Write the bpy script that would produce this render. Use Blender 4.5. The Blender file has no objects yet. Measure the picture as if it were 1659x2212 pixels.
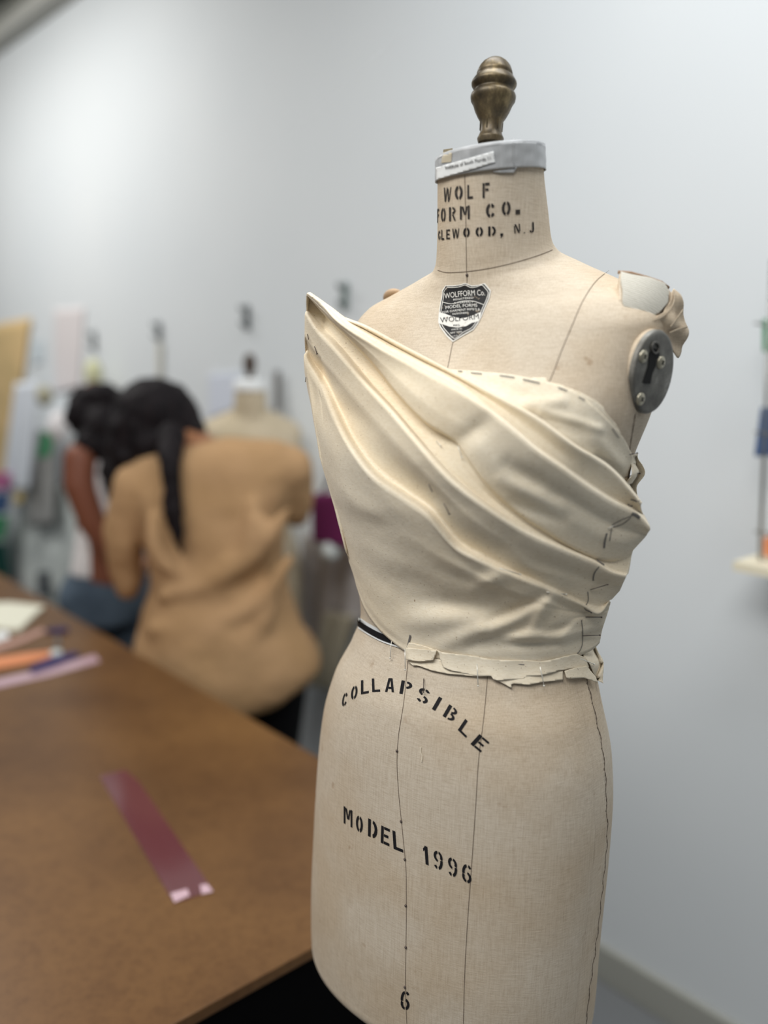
import bpy, bmesh, math, random
import numpy as np
from mathutils import Vector, Matrix
from mathutils.bvhtree import BVHTree
random.seed(7); rng = np.random.default_rng(7)
scene = bpy.context.scene
COL = scene.collection

# ------------------------------------------------------------------ camera
FPX, PW, PH, EYE = 1850.0, 1659, 2212, 1.6
PITCH, ROLL = math.radians(10.1), math.radians(1.2)
fw = np.array([0, math.cos(PITCH), -math.sin(PITCH)])
u0 = np.array([0, math.sin(PITCH), math.cos(PITCH)]); r0 = np.array([1.0, 0, 0])
RV = r0*math.cos(ROLL) + u0*math.sin(ROLL); UV = u0*math.cos(ROLL) - r0*math.sin(ROLL)
CAM = np.array([0, 0, EYE])
cd = bpy.data.cameras.new('camera'); cam = bpy.data.objects.new('camera', cd); COL.objects.link(cam)
cd.sensor_fit = 'VERTICAL'; cd.sensor_height = 36.0; cd.lens = 36.0*FPX/PH
cam.matrix_world = Matrix(((RV[0], UV[0], -fw[0], CAM[0]), (RV[1], UV[1], -fw[1], CAM[1]), (RV[2], UV[2], -fw[2], CAM[2]), (0, 0, 0, 1)))
cd.dof.use_dof = True; cd.dof.focus_distance = 0.86; cd.dof.aperture_fstop = 1.55
cd.clip_start = 0.02
scene.camera = cam

# ------------------------------------------------------------------ light
scene.view_settings.view_transform = 'Standard'; scene.view_settings.look = 'None'
scene.view_settings.gamma = 1.0; scene.view_settings.use_curve_mapping = False
scene.view_settings.exposure = 0.0
w = bpy.data.worlds.new('World'); scene.world = w; w.use_nodes = True
w.node_tree.nodes['Background'].inputs[0].default_value = (0.86, 0.93, 1.0, 1)
w.node_tree.nodes['Background'].inputs[1].default_value = 0.14
def area(name, loc, target, sx, sy, power, col):
    l = bpy.data.lights.new(name, 'AREA'); l.shape = 'RECTANGLE'; l.size = sx; l.size_y = sy
    l.energy = power; l.color = col
    o = bpy.data.objects.new(name, l); COL.objects.link(o); o.location = loc
    o.rotation_euler = (Vector(target)-Vector(loc)).to_track_quat('-Z', 'Y').to_euler()
    return o
area('ceiling_light', (-1.0, -0.3, 3.2), (-0.6, 0.2, 0), 2.4, 0.9, 72, (1.0, 0.985, 0.95))
area('ceiling_light', (0.35, 0.95, 3.25), (0.4, 1.0, 0), 2.0, 0.6, 33, (0.95, 0.98, 1.0))
area('ceiling_light', (-2.6, 3.6, 3.25), (-2.3, 4.0, 1.0), 2.4, 0.4, 55, (1.0, 0.99, 0.96))

# ------------------------------------------------------------------ pixel rays (used to measure places off the photograph)
def ray(x, y):
    d = fw + RV*((x-PW/2)/FPX) - UV*((y-PH/2)/FPX); return d/np.linalg.norm(d)
def atz(x, y, z):
    d = ray(x, y); return CAM + d*(z-EYE)/d[2]
def aty(x, y, Y):
    d = ray(x, y); return CAM + d*Y/d[1]

# ------------------------------------------------------------------ object helpers
def tag(o, label=None, cat=None, group=None, kind=None):
    if label: o['label'] = label
    if cat: o['category'] = cat
    if group: o['group'] = group
    if kind: o['kind'] = kind
    return o
def empty(name, loc, label, cat, group=None):
    o = bpy.data.objects.new(name, None); COL.objects.link(o); o.location = Vector(loc); o.empty_display_size = 0.05
    tag(o, label, cat, group); ORIG[o.name] = Vector(loc); return o
ORIG = {}
def mesh(name, verts, faces, mat=None, parent=None, smooth=True, label=None):
    me = bpy.data.meshes.new(name); me.from_pydata([tuple(map(float, v)) for v in verts], [], [tuple(int(i) for i in f) for f in faces])
    me.update()
    if smooth: me.polygons.foreach_set('use_smooth', [True]*len(me.polygons))
    o = bpy.data.objects.new(name, me); COL.objects.link(o)
    if mat: me.materials.append(mat)
    if parent is not None: attach(o, parent)
    if label: o['label'] = label
    return o
def wloc(o):
    v = Vector((0, 0, 0))
    while o is not None: v += o.location; o = o.parent
    return v
def attach(o, parent):
    o.parent = parent; o.location = o.location - wloc(parent)
def rebase(o, p):
    """put the origin of a single-mesh thing at p"""
    p = Vector(p); o.data.transform(Matrix.Translation(-p)); o.location = p; return o
def solid(o, t, off=0.0):
    m = o.modifiers.new('Solidify', 'SOLIDIFY'); m.thickness = t; m.offset = off; return o
def bevel(o, w_, s=2):
    m = o.modifiers.new('Bevel', 'BEVEL'); m.width = w_; m.segments = s; m.limit_method = 'ANGLE'; return o
def box_geo(c, sx, sy, sz, ax=(1, 0, 0), ay=(0, 1, 0), az=(0, 0, 1)):
    c = np.array(c, float); ax, ay, az = [np.array(a, float) for a in (ax, ay, az)]
    v = [c + ax*sx*i/2 + ay*sy*j/2 + az*sz*k/2 for i in (-1, 1) for j in (-1, 1) for k in (-1, 1)]
    f = [(0, 1, 3, 2), (4, 6, 7, 5), (0, 4, 5, 1), (2, 3, 7, 6), (0, 2, 6, 4), (1, 5, 7, 3)]
    return v, f
def join(parts):
    V, F_ = [], []
    for v, f in parts:
        n = len(V); V += list(v); F_ += [tuple(i+n for i in q) for q in f]
    return V, F_
def box(name, c, sx, sy, sz, mat, parent=None, ax=(1, 0, 0), ay=(0, 1, 0), az=(0, 0, 1), bev=0.0):
    v, f = box_geo(c, sx, sy, sz, ax, ay, az); o = mesh(name, v, f, mat, parent, smooth=False)
    if bev: bevel(o, bev)
    return o
def tube_geo(pts, rad, n=10, cap=True, flat=1.0):
    pts = [np.array(p, float) for p in pts]; m = len(pts)
    if np.isscalar(rad): rad = [rad]*m
    V, F_ = [], []; up = None
    for i, p in enumerate(pts):
        t = pts[min(i+1, m-1)] - pts[max(i-1, 0)]; t /= (np.linalg.norm(t)+1e-12)
        if up is None:
            up = np.array([0, 0, 1.0]) if abs(t[2]) < .9 else np.array([0, 1.0, 0])
        a = np.cross(t, up); a /= np.linalg.norm(a); b = np.cross(a, t); up = b
        for k in range(n):
            q = 2*math.pi*k/n; V.append(p + rad[i]*(math.cos(q)*a + flat*math.sin(q)*b))
    for i in range(m-1):
        for k in range(n):
            k2 = (k+1) % n; F_.append((i*n+k, i*n+k2, (i+1)*n+k2, (i+1)*n+k))
    if cap: F_.append(tuple(range(n-1, -1, -1))); F_.append(tuple(range((m-1)*n, m*n)))
    return V, F_
def tube(name, pts, rad, mat, parent=None, n=10, label=None):
    v, f = tube_geo(pts, rad, n); return mesh(name, v, f, mat, parent, label=label)
def lathe_geo(prof, c, axis=(0, 0, 1), n=48):
    ax = np.array(axis, float); ax /= np.linalg.norm(ax)
    a = np.cross(ax, [0, 1.0, 0.1]); a /= np.linalg.norm(a); b = np.cross(ax, a); c = np.array(c, float)
    V, F_ = [], []
    for h, r in prof:
        for k in range(n):
            q = 2*math.pi*k/n; V.append(c + ax*h + max(r, 1e-5)*(math.cos(q)*a + math.sin(q)*b))
    for i in range(len(prof)-1):
        for k in range(n):
            k2 = (k+1) % n; F_.append((i*n+k, i*n+k2, (i+1)*n+k2, (i+1)*n+k))
    return V, F_
def ellipsoid_geo(c, ax, ay, az, nu=32, nv=20):
    c, ax, ay, az = [np.array(q, float) for q in (c, ax, ay, az)]
    V, F_ = [], []
    for j in range(nv+1):
        t = math.pi*j/nv
        for k in range(nu):
            q = 2*math.pi*k/nu; V.append(c + az*math.cos(t) + math.sin(t)*(ax*math.cos(q)+ay*math.sin(q)))
    for j in range(nv):
        for k in range(nu):
            k2 = (k+1) % nu; F_.append((j*nu+k, (j+1)*nu+k, (j+1)*nu+k2, j*nu+k2))
    return V, F_

# ------------------------------------------------------------------ materials
def mat(name, col, rough=0.7, spec=0.3, metal=0.0, build=None, bump=None, sheen=0.0):
    m = bpy.data.materials.new(name); m.use_nodes = True; nt = m.node_tree; b = nt.nodes['Principled BSDF']
    b.inputs['Base Color'].default_value = (*[srgb(c) for c in col], 1); b.inputs['Roughness'].default_value = rough
    b.inputs['Specular IOR Level'].default_value = spec; b.inputs['Metallic'].default_value = metal
    b.inputs['Sheen Weight'].default_value = sheen
    if build: build(nt, b)
    if bump:
        sc_, st, dist = bump[:3]
        tc = nt.nodes.new('ShaderNodeTexCoord'); n = nt.nodes.new('ShaderNodeTexNoise'); n.inputs['Scale'].default_value = sc_; n.inputs['Detail'].default_value = 4
        bp = nt.nodes.new('ShaderNodeBump'); bp.inputs['Strength'].default_value = st; bp.inputs['Distance'].default_value = dist
        nt.links.new(tc.outputs['Object'], n.inputs['Vector']); nt.links.new(n.outputs['Fac'], bp.inputs['Height']); nt.links.new(bp.outputs['Normal'], b.inputs['Normal'])
    return m
def srgb(c):
    c /= 255.0; return c/12.92 if c <= 0.04045 else ((c+0.055)/1.055)**2.4
def lin(c): return (*[srgb(x) for x in c], 1)
def noise(nt, scale, detail=4, rough=0.55, vec=None, stretch=None):
    tc = nt.nodes.new('ShaderNodeTexCoord'); n = nt.nodes.new('ShaderNodeTexNoise')
    n.inputs['Scale'].default_value = scale; n.inputs['Detail'].default_value = detail; n.inputs['Roughness'].default_value = rough
    if stretch:
        mp = nt.nodes.new('ShaderNodeMapping'); mp.inputs['Scale'].default_value = stretch
        nt.links.new(tc.outputs['Object'], mp.inputs['Vector']); nt.links.new(mp.outputs['Vector'], n.inputs['Vector'])
    else: nt.links.new(tc.outputs['Object'], n.inputs['Vector'])
    return n
def ramp(nt, src, stops):
    r = nt.nodes.new('ShaderNodeValToRGB'); e = r.color_ramp.elements
    e[0].position, e[0].color = stops[0][0], stops[0][1]; e[1].position, e[1].color = stops[-1][0], stops[-1][1]
    for p_, c_ in stops[1:-1]:
        q = e.new(p_); q.color = c_
    nt.links.new(src, r.inputs['Fac']); return r
def mixc(nt, a, b, fac, mode='MIX'):
    m = nt.nodes.new('ShaderNodeMix'); m.data_type = 'RGBA'; m.blend_type = mode
    for s, i in ((a, 6), (b, 7)):
        if isinstance(s, tuple): m.inputs[i].default_value = s
        else: nt.links.new(s, m.inputs[i])
    if isinstance(fac, float): m.inputs[0].default_value = fac
    else: nt.links.new(fac, m.inputs[0])
    return m.outputs[2]
def bumpn(nt, b, h, strength, dist, prev=None):
    bp = nt.nodes.new('ShaderNodeBump'); bp.inputs['Strength'].default_value = strength; bp.inputs['Distance'].default_value = dist
    nt.links.new(h, bp.inputs['Height'])
    if prev is not None: nt.links.new(prev, bp.inputs['Normal'])
    nt.links.new(bp.outputs['Normal'], b.inputs['Normal']); return bp.outputs['Normal']

def linen(nt, b):
    h = noise(nt, 260, 5, .7, stretch=(.35, .35, 4.0)); v = noise(nt, 260, 5, .7, stretch=(3.2, 3.2, .16))
    big = noise(nt, 9, 3, .5)
    c1 = ramp(nt, h.outputs['Fac'], [(.34, lin((186, 171, 151))), (.5, lin((206, 193, 174))), (.64, lin((218, 206, 189)))])
    c2 = ramp(nt, v.outputs['Fac'], [(.34, lin((186, 170, 150))), (.5, lin((206, 193, 174))), (.66, lin((218, 206, 189)))])
    c = mixc(nt, c1.outputs['Color'], c2.outputs['Color'], 0.5)
    c3 = ramp(nt, big.outputs['Fac'], [(.35, lin((246, 240, 232))), (.6, lin((255, 255, 255)))])
    c = mixc(nt, c, c3.outputs['Color'], 1.0, 'MULTIPLY')
    st = noise(nt, 55, 2, .4); cs = ramp(nt, st.outputs['Fac'], [(.73, (1, 1, 1, 1)), (.80, lin((196, 172, 150)))])
    c = mixc(nt, c, cs.outputs['Color'], 0.45, 'MULTIPLY')
    nt.links.new(c, b.inputs['Base Color'])
    n1 = bumpn(nt, b, h.outputs['Fac'], .35, .0006); bumpn(nt, b, v.outputs['Fac'], .35, .0006, n1)
def muslin(nt, b):
    h = noise(nt, 420, 4, .6, stretch=(.5, .5, 2.5)); g = noise(nt, 7, 3, .5); sp = noise(nt, 620, 1, .3)
    c1 = ramp(nt, h.outputs['Fac'], [(.38, lin((228, 216, 193))), (.6, lin((236, 226, 206)))])
    c2 = ramp(nt, g.outputs['Fac'], [(.38, lin((250, 246, 240))), (.6, lin((255, 255, 255)))])
    c3 = ramp(nt, sp.outputs['Fac'], [(.745, (1, 1, 1, 1)), (.78, lin((150, 120, 88)))])
    c = mixc(nt, c1.outputs['Color'], c2.outputs['Color'], 1.0, 'MULTIPLY'); c = mixc(nt, c, c3.outputs['Color'], 0.8, 'MULTIPLY')
    nt.links.new(c, b.inputs['Base Color'])
    wv = noise(nt, 22, 3, .55); n1 = bumpn(nt, b, wv.outputs['Fac'], .35, .004); bumpn(nt, b, h.outputs['Fac'], .25, .0005, n1)
def brass(nt, b):
    n = noise(nt, 60, 6, .7, stretch=(1, 1, .5)); c = ramp(nt, n.outputs['Fac'], [(.35, lin((64, 56, 44))), (.52, lin((98, 85, 62))), (.68, lin((150, 132, 96)))])
    nt.links.new(c.outputs['Color'], b.inputs['Base Color']); bumpn(nt, b, n.outputs['Fac'], .3, .0008)
def woodboard(nt, b):
    n = noise(nt, 3.0, 5, .6); f = noise(nt, 70, 4, .7)
    c = ramp(nt, n.outputs['Fac'], [(.3, lin((88, 60, 34))), (.5, lin((104, 73, 42))), (.7, lin((116, 83, 48)))])
    c2 = ramp(nt, f.outputs['Fac'], [(.3, lin((228, 224, 220))), (.55, (1, 1, 1, 1)), (.70, (1.0, 1.0, 1.0, 1)), (.78, (1.25, 1.2, 1.15, 1))])
    nt.links.new(mixc(nt, c.outputs['Color'], c2.outputs['Color'], 1.0, 'MULTIPLY'), b.inputs['Base Color'])
def ducttape(nt, b):
    n = noise(nt, 90, 4, .6, stretch=(1, 1, .2)); c = ramp(nt, n.outputs['Fac'], [(.3, lin((164, 166, 168))), (.7, lin((188, 190, 192)))])
    nt.links.new(c.outputs['Color'], b.inputs['Base Color']); bumpn(nt, b, n.outputs['Fac'], .2, .0006)
def steel_worn(nt, b):
    n = noise(nt, 45, 6, .65); c = ramp(nt, n.outputs['Fac'], [(.35, lin((84, 82, 78))), (.55, lin((112, 110, 104))), (.7, lin((146, 144, 138)))])
    nt.links.new(c.outputs['Color'], b.inputs['Base Color']); bumpn(nt, b, n.outputs['Fac'], .25, .0006)
def knit(nt, b):
    tc = nt.nodes.new('ShaderNodeTexCoord'); wv = nt.nodes.new('ShaderNodeTexWave'); wv.wave_type = 'BANDS'; wv.bands_direction = 'DIAGONAL'
    wv.inputs['Scale'].default_value = 300; wv.inputs['Distortion'].default_value = 2.0
    mp = nt.nodes.new('ShaderNodeMapping'); mp.inputs['Scale'].default_value = (.25, .25, 1.0)
    nt.links.new(tc.outputs['Object'], mp.inputs['Vector']); nt.links.new(mp.outputs['Vector'], wv.inputs['Vector'])
    c = ramp(nt, wv.outputs['Fac'], [(.2, lin((170, 166, 152))), (.6, lin((222, 218, 208)))])
    nt.links.new(c.outputs['Color'], b.inputs['Base Color']); bumpn(nt, b, wv.outputs['Fac'], .5, .0008)
def paintwall(nt, b):
    n = noise(nt, 1.2, 3, .5); c = ramp(nt, n.outputs['Fac'], [(.3, lin((218, 223, 226))), (.7, lin((224, 228, 230)))])
    nt.links.new(c.outputs['Color'], b.inputs['Base Color'])
def clothfold(a, b_):
    def f(nt, b):
        n = noise(nt, 5, 3, .5); c = ramp(nt, n.outputs['Fac'], [(.35, lin(a)), (.65, lin(b_))])
        nt.links.new(c.outputs['Color'], b.inputs['Base Color']); n2 = noise(nt, 11, 3, .5); bumpn(nt, b, n2.outputs['Fac'], .5, .02)
    return f
def hairn(nt, b):
    n = noise(nt, 40, 4, .7, stretch=(2, 2, .3)); c = ramp(nt, n.outputs['Fac'], [(.35, lin((14, 12, 15))), (.7, lin((34, 27, 29)))])
    nt.links.new(c.outputs['Color'], b.inputs['Base Color']); bumpn(nt, b, n.outputs['Fac'], .6, .006)
def worn_black(nt, b):
    n = noise(nt, 210, 5, .7); c = ramp(nt, n.outputs['Fac'], [(.60, lin((28, 28, 30))), (.68, lin((150, 136, 118)))])
    nt.links.new(c.outputs['Color'], b.inputs['Base Color'])
def faded_ink(nt, b):
    n = noise(nt, 240, 4, .6); c = ramp(nt, n.outputs['Fac'], [(.35, lin((42, 40, 42))), (.62, lin((62, 58, 56))), (.75, lin((128, 114, 98)))])
    nt.links.new(c.outputs['Color'], b.inputs['Base Color'])
def worn_white(nt, b):
    n = noise(nt, 170, 5, .7); c = ramp(nt, n.outputs['Fac'], [(.60, lin((226, 224, 218))), (.70, lin((150, 130, 110)))])
    nt.links.new(c.outputs['Color'], b.inputs['Base Color'])

M = dict(
 linen=mat('linen', (205, 190, 168), .9, .1, build=linen),
 muslin=mat('muslin', (238, 227, 205), .85, .12, build=muslin, sheen=.1),
 brass=mat('aged_brass_paint', (124, 104, 66), .42, .5, .35, build=brass),
 tape=mat('duct_tape', (178, 180, 182), .38, .5, build=ducttape),
 plate=mat('worn_steel', (120, 120, 118), .5, .4, .4, build=steel_worn),
 screw=mat('screw_metal', (168, 162, 144), .35, .5, .7),
 dark=mat('dark_slot', (28, 27, 27), .7, .2),
 knit=mat('rib_knit', (214, 210, 200), .95, .1, build=knit),
 ink=mat('stencil_ink', (30, 29, 32), .7, .2),
 inkf=mat('faded_stencil_ink', (50, 48, 48), .8, .2, build=faded_ink),
 seam=mat('seam_thread', (112, 98, 86), .9, .1),
 pencil=mat('pencil_grey', (120, 116, 112), .8, .2),
 pin=mat('steel_pin', (222, 220, 212), .3, .6, .35),
 pind=mat('dark_pin', (96, 86, 82), .4, .5, .6),
 blackt=mat('black_tape', (20, 22, 26), .6, .3),
 white=mat('white_paper', (236, 238, 238), .8, .2),
 labelb=mat('label_black', (28, 28, 30), .6, .3, build=worn_black),
 labelw=mat('label_white', (226, 224, 218), .7, .2, build=worn_white),
 wall=mat('wall_paint', (221, 226, 229), .75, .2, build=paintwall),
 floor=mat('grey_floor', (128, 130, 132), .55, .3, bump=(30, .1, .002)),
 base=mat('baseboard_vinyl', (168, 168, 160), .6, .3),
 ceil=mat('ceiling_olive', (150, 150, 132), .9, .1),
 beam=mat('beam_grey', (190, 190, 184), .7, .2),
 wood=mat('hardboard', (130, 94, 56), .38, .30, build=woodboard),
 wood_e=mat('hardboard_edge', (98, 68, 42), .5, .3),
 black=mat('black_skirt', (9, 9, 10), .9, .05),
 tee=mat('tan_jersey', (186, 148, 108), .92, .1, build=clothfold((172, 138, 100), (182, 147, 110))),
 jeans=mat('denim', (84, 98, 112), .9, .1, build=clothfold((72, 84, 98), (96, 110, 124))),
 pants=mat('black_cloth', (16, 16, 18), .9, .1),
 hair=mat('dark_hair', (24, 20, 24), .65, .15, build=hairn),
 skin1=mat('brown_skin', (124, 74, 54), .5, .35),
 skin2=mat('tan_skin', (150, 104, 74), .5, .35),
 tank=mat('white_jersey', (226, 222, 222), .9, .1, build=clothfold((214, 210, 212), (232, 228, 228))),
 kraft=mat('kraft_paper', (214, 186, 134), .85, .1, build=clothfold((204, 180, 132), (222, 192, 142))),
 magenta=mat('magenta_fabric', (108, 36, 84), .8, .2),
 green=mat('green_cloth', (70, 140, 100), .8, .2),
 teal=mat('dark_teal_cloth', (14, 62, 56), .8, .2),
 blue=mat('blue_folder', (60, 88, 130), .6, .3),
 pink=mat('pink_cloth', (178, 92, 140), .8, .2),
 navy=mat('navy_plastic', (50, 40, 92), .5, .4),
 orange=mat('orange_plastic', (222, 142, 96), .5, .4),
 greyc=mat('grey_cloth', (204, 210, 207), .9, .1, build=clothfold((194, 200, 198), (214, 220, 217))),
 greyp=mat('grey_plastic', (120, 118, 116), .6, .3),
 bluep=mat('blue_white_paper', (214, 220, 232), .8, .1),
 cream=mat('cream_board', (228, 220, 196), .6, .2),
 chrome=mat('rack_metal', (150, 150, 146), .35, .5, .6),
 hook=mat('hook_grey', (70, 76, 78), .6, .3),
 redc=mat('red_cloth', (140, 40, 50), .8, .2),
)
def plastic(name, col, alpha):
    m = mat(name, col, .12, .6); m.node_tree.nodes['Principled BSDF'].inputs['Alpha'].default_value = alpha; return m
M['ruler'] = plastic('mauve_clear_plastic', (116, 64, 68), .7)
M['ruler2'] = plastic('pale_pink_clear_plastic', (214, 180, 190), .8)

# ------------------------------------------------------------------ the room
A = atz(1290, 2105, 0); B = atz(1480, 2225, 0)
WD = A-B; WD[2] = 0; WD /= np.linalg.norm(WD)                       # along the wall, away from the camera
WN = np.array([WD[1], -WD[0], 0.0])
if WN @ (CAM*np.array([1, 1, 0])-A) < 0: WN = -WN                  # towards the room
W0 = A
def onwall(x, y, off=0.0):
    d = ray(x, y); t = ((W0 + WN*off - CAM) @ WN)/(d @ WN); return CAM + d*t
def wallpt(s, z, off=0.0): 
    p_ = W0 + WD*s + WN*off; return np.array([p_[0], p_[1], z])
WALLTOP = onwall(75, 62)[2]
Z = np.array([0, 0, 1.0])
o = box('wall_back', wallpt(3.0, WALLTOP/2, -.1), 12.0, .2, WALLTOP, M['wall'], ax=WD, ay=WN); tag(o, kind='structure')
o = box('wall_left', wallpt(9.1, WALLTOP/2+.4, 3.2), .2, 6.8, WALLTOP+.8, M['wall'], ax=WD, ay=WN); tag(o, kind='structure')
o = box('baseboard_back', wallpt(3.0, .05, .008), 12.0, .016, .10, M['base'], ax=WD, ay=WN, bev=.004); tag(o, kind='structure')
o = box('floor', wallpt(3.0, -.05, 3.2), 12.0, 6.8, .1, M['floor'], ax=WD, ay=WN); tag(o, kind='structure')
o = box('trim_1', wallpt(3.0, WALLTOP+.03, .05), 12.0, .10, .06, M['beam'], ax=WD, ay=WN, bev=.01); tag(o, kind='structure')
o = box('trim_2', wallpt(3.0, WALLTOP+.13, -.03), 12.0, .12, .14, M['base'], ax=WD, ay=WN, bev=.01); tag(o, kind='structure')
o = box('ceiling', wallpt(3.0, WALLTOP+.95, 0.0), 12.0, 7.0, .1, M['ceil'], ax=WD, ay=WN); tag(o, kind='structure')
o = box('trim_3', wallpt(5.6, WALLTOP+.62, -.2), .22, 6.0, .3, M['beam'], ax=WD, ay=WN, bev=.01); tag(o, kind='structure')

# ------------------------------------------------------------------ dress form body
CX0, CY, LEAN = .105, .90, .042
_tc = np.array([-.115, -.90]); _tc /= np.linalg.norm(_tc); _L = np.array([_tc[1], -_tc[0]])
FD = math.cos(math.radians(30))*_tc + math.sin(math.radians(30))*_L      # the way the form faces
SD = np.array([-FD[1], FD[0]])                                           # towards the form's left shoulder
# z, half width, front depth, back depth, forward shift, tilt, roundness
T = np.array([
[1.794,.0490,.049,.049,.0500,.12,2.0],[1.770,.0502,.0502,.0502,.0451,.15,2.0],[1.735,.0529,.0529,.0529,.0354,.28,2.0],
[1.708,.0560,.053,.058,.030,.33,2.0],[1.697,.0620,.055,.064,.026,.33,2.0],[1.686,.0880,.060,.070,.020,.30,2.0],
[1.672,.1250,.070,.078,.012,.22,2.1],[1.658,.1540,.080,.086,.008,.14,2.2],[1.635,.1690,.093,.094,.006,.08,2.3],[1.600,.1680,.106,.102,.010,.03,2.4],
[1.560,.1653,.1235,.1099,.0174,0,2.4],[1.510,.1554,.1312,.106,.0244,0,2.3],[1.470,.1512,.129,.1008,.0187,0,2.3],
[1.420,.1437,.1149,.0975,.0163,0,2.2],[1.370,.1342,.1048,.0943,.0107,0,2.2],[1.320,.1317,.1034,.0925,.0059,0,2.1],
[1.290,.1379,.1085,.1017,.0095,0,2.1],[1.250,.1521,.1147,.1147,.0175,0,2.15],[1.200,.1648,.1191,.1255,.0162,0,2.2],
[1.140,.1710,.1205,.1318,.0140,0,2.2],[1.080,.1728,.121,.1322,.0129,0,2.2],[1.000,.1739,.120,.1282,.0118,0,2.2],
[0.930,.1749,.1201,.1242,.0072,0,2.2],[0.900,.1742,.1195,.1232,.0050,0,2.2],[0.889,.1715,.1165,.1200,.0050,0,2.2],[0.883,.1660,.1110,.1150,.0050,0,2.2]])
def pchip(y, t):
    x = np.arange(len(y))*1.0; d = np.diff(y); m = np.zeros(len(y))
    for i in range(1, len(y)-1):
        if d[i-1]*d[i] > 0: m[i] = 2/(1/d[i-1]+1/d[i])
    m[0] = d[0]; m[-1] = d[-1]
    i = np.clip(np.floor(t).astype(int), 0, len(y)-2); q = t-i
    return (2*q**3-3*q**2+1)*y[i]+(q**3-2*q**2+q)*m[i]+(-2*q**3+3*q**2)*y[i+1]+(q**3-q**2)*m[i+1]
def surf(t, ph, Tb=T, base=(CX0, CY), FD=FD, SD=SD, lean=LEAN):
    t, ph = np.broadcast_arrays(np.asarray(t, float), np.asarray(ph, float))
    z, a, bf, bb, y0, ti, n = [pchip(Tb[:, j], t) for j in range(7)]
    c = np.cos(ph); s = np.sin(ph); e = 2/n
    S = a*np.sign(s)*np.abs(s)**e; f = np.where(c > 0, bf, bb)*np.sign(c)*np.abs(c)**e
    zz = z - ti*f + .07*S*np.clip(1-t/2.5, 0, 1); f = f + y0; cx = base[0] + lean*(zz-1.35)
    return np.stack([cx+S*SD[0]+f*FD[0], base[1]+S*SD[1]+f*FD[1], zz], -1)
def t_of_z(z): return float(np.interp(-z, -T[:, 0], np.arange(len(T))))
def body_geo(ntl, nph, **kw):
    tt = np.linspace(0, len(T)-1, ntl); ph = np.linspace(-math.pi, math.pi, nph+1)[:-1]
    P = surf(tt[:, None], ph[None, :], **kw).reshape(-1, 3)
    V = list(P); F_ = []
    for i in range(ntl-1):
        for k in range(nph):
            k2 = (k+1) % nph; F_.append((i*nph+k, (i+1)*nph+k, (i+1)*nph+k2, i*nph+k2))
    F_.append(tuple(range(nph))); F_.append(tuple(range(ntl*nph-1, (ntl-1)*nph-1, -1)))
    return V, F_
form = empty('dress_form', (CX0+LEAN*(.0-1.35), CY, 0), 'large linen dress form in the foreground, draped in cream muslin, reading MODEL 1996', 'dress form')
bv, bf_ = body_geo(261, 220)
torso = mesh('torso', bv, bf_, M['linen'], form)
BODY = BVHTree.FromPolygons([Vector(v) for v in bv], bf_)

class Caster:
    """where a camera ray meets a surface; a miss takes the depth of the nearest hit"""
    def __init__(s, trees, fallback=None): s.trees = trees if isinstance(trees, list) else [trees]; s.fb = fallback
    def __call__(s, x, y, last=None):
        d = ray(x, y); best = None
        for t in s.trees:
            h = t.ray_cast(Vector(CAM), Vector(d), 6)
            if h[0] is not None and (best is None or h[3] < best[3]): best = h
        if best is not None:
            n = np.array(best[1]); 
            if n @ d > 0: n = -n
            return np.array(best[0]), n, True
        # miss: closest place of the surface to the ray
        dist = 0.9
        for k in range(4):
            q = CAM + d*dist; bb = None
            for t in s.trees:
                h = t.find_nearest(Vector(q))
                if bb is None or h[3] < bb[3]: bb = h
            dist = float((np.array(bb[0])-CAM) @ d)
        n = CAM + d*dist - np.array(bb[0]); n = n/(np.linalg.norm(n)+1e-9)
        return CAM + d*dist, n, False
cast_body = Caster(BODY)

def smoothpx(pts, n):
    P = np.array(pts, float)
    L_ = np.concatenate([[0], np.cumsum(np.linalg.norm(np.diff(P, axis=0), axis=1))])
    s = np.linspace(0, L_[-1], n)
    if len(P) == 2: return np.stack([np.interp(s, L_, P[:, k]) for k in range(P.shape[1])], 1)
    out = []
    for k in range(P.shape[1]):
        y = P[:, k]; h = np.diff(L_)+1e-9; d = np.diff(y)/h; m = np.zeros(len(y)); m[0] = d[0]; m[-1] = d[-1]
        m[1:-1] = (d[:-1]*h[1:]+d[1:]*h[:-1])/(h[1:]+h[:-1])
        i = np.clip(np.searchsorted(L_, s, side='right')-1, 0, len(y)-2); q = (s-L_[i])/h[i]; hh = h[i]
        out.append((2*q**3-3*q**2+1)*y[i]+(q**3-2*q**2+q)*hh*m[i]+(-2*q**3+3*q**2)*y[i+1]+(q**3-q**2)*hh*m[i+1])
    return np.stack(out, 1)
def ribbon_geo(pts, width, caster, off=.0004, n=None, wob=0.0):
    P = np.array(pts, float); n = n or max(6, int(np.sum(np.linalg.norm(np.diff(P, axis=0), axis=1))/6)); P = smoothpx(P, n)
    H = [caster(*q) for q in P]; X = np.array([h[0]+h[1]*off for h in H]); N = np.array([h[1] for h in H])
    V, F_ = [], []
    for i in range(n):
        t = X[min(i+1, n-1)]-X[max(i-1, 0)]; t /= np.linalg.norm(t)+1e-12; b = np.cross(t, N[i]); b /= np.linalg.norm(b)+1e-12
        ww = width*(1+wob*math.sin(i*1.7)); V += [X[i]-b*ww/2, X[i]+N[i]*width*.25, X[i]+b*ww/2]
    for i in range(n-1):
        F_ += [(3*i, 3*i+1, 3*i+4, 3*i+3), (3*i+1, 3*i+2, 3*i+5, 3*i+4)]
    return V, F_
def ribbon(name, pts, width, m, parent, caster=cast_body, off=.0004, n=None, wob=0.0, label=None):
    v, f = ribbon_geo(pts, width, caster, off, n, wob); return mesh(name, v, f, m, parent, label=label)
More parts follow.
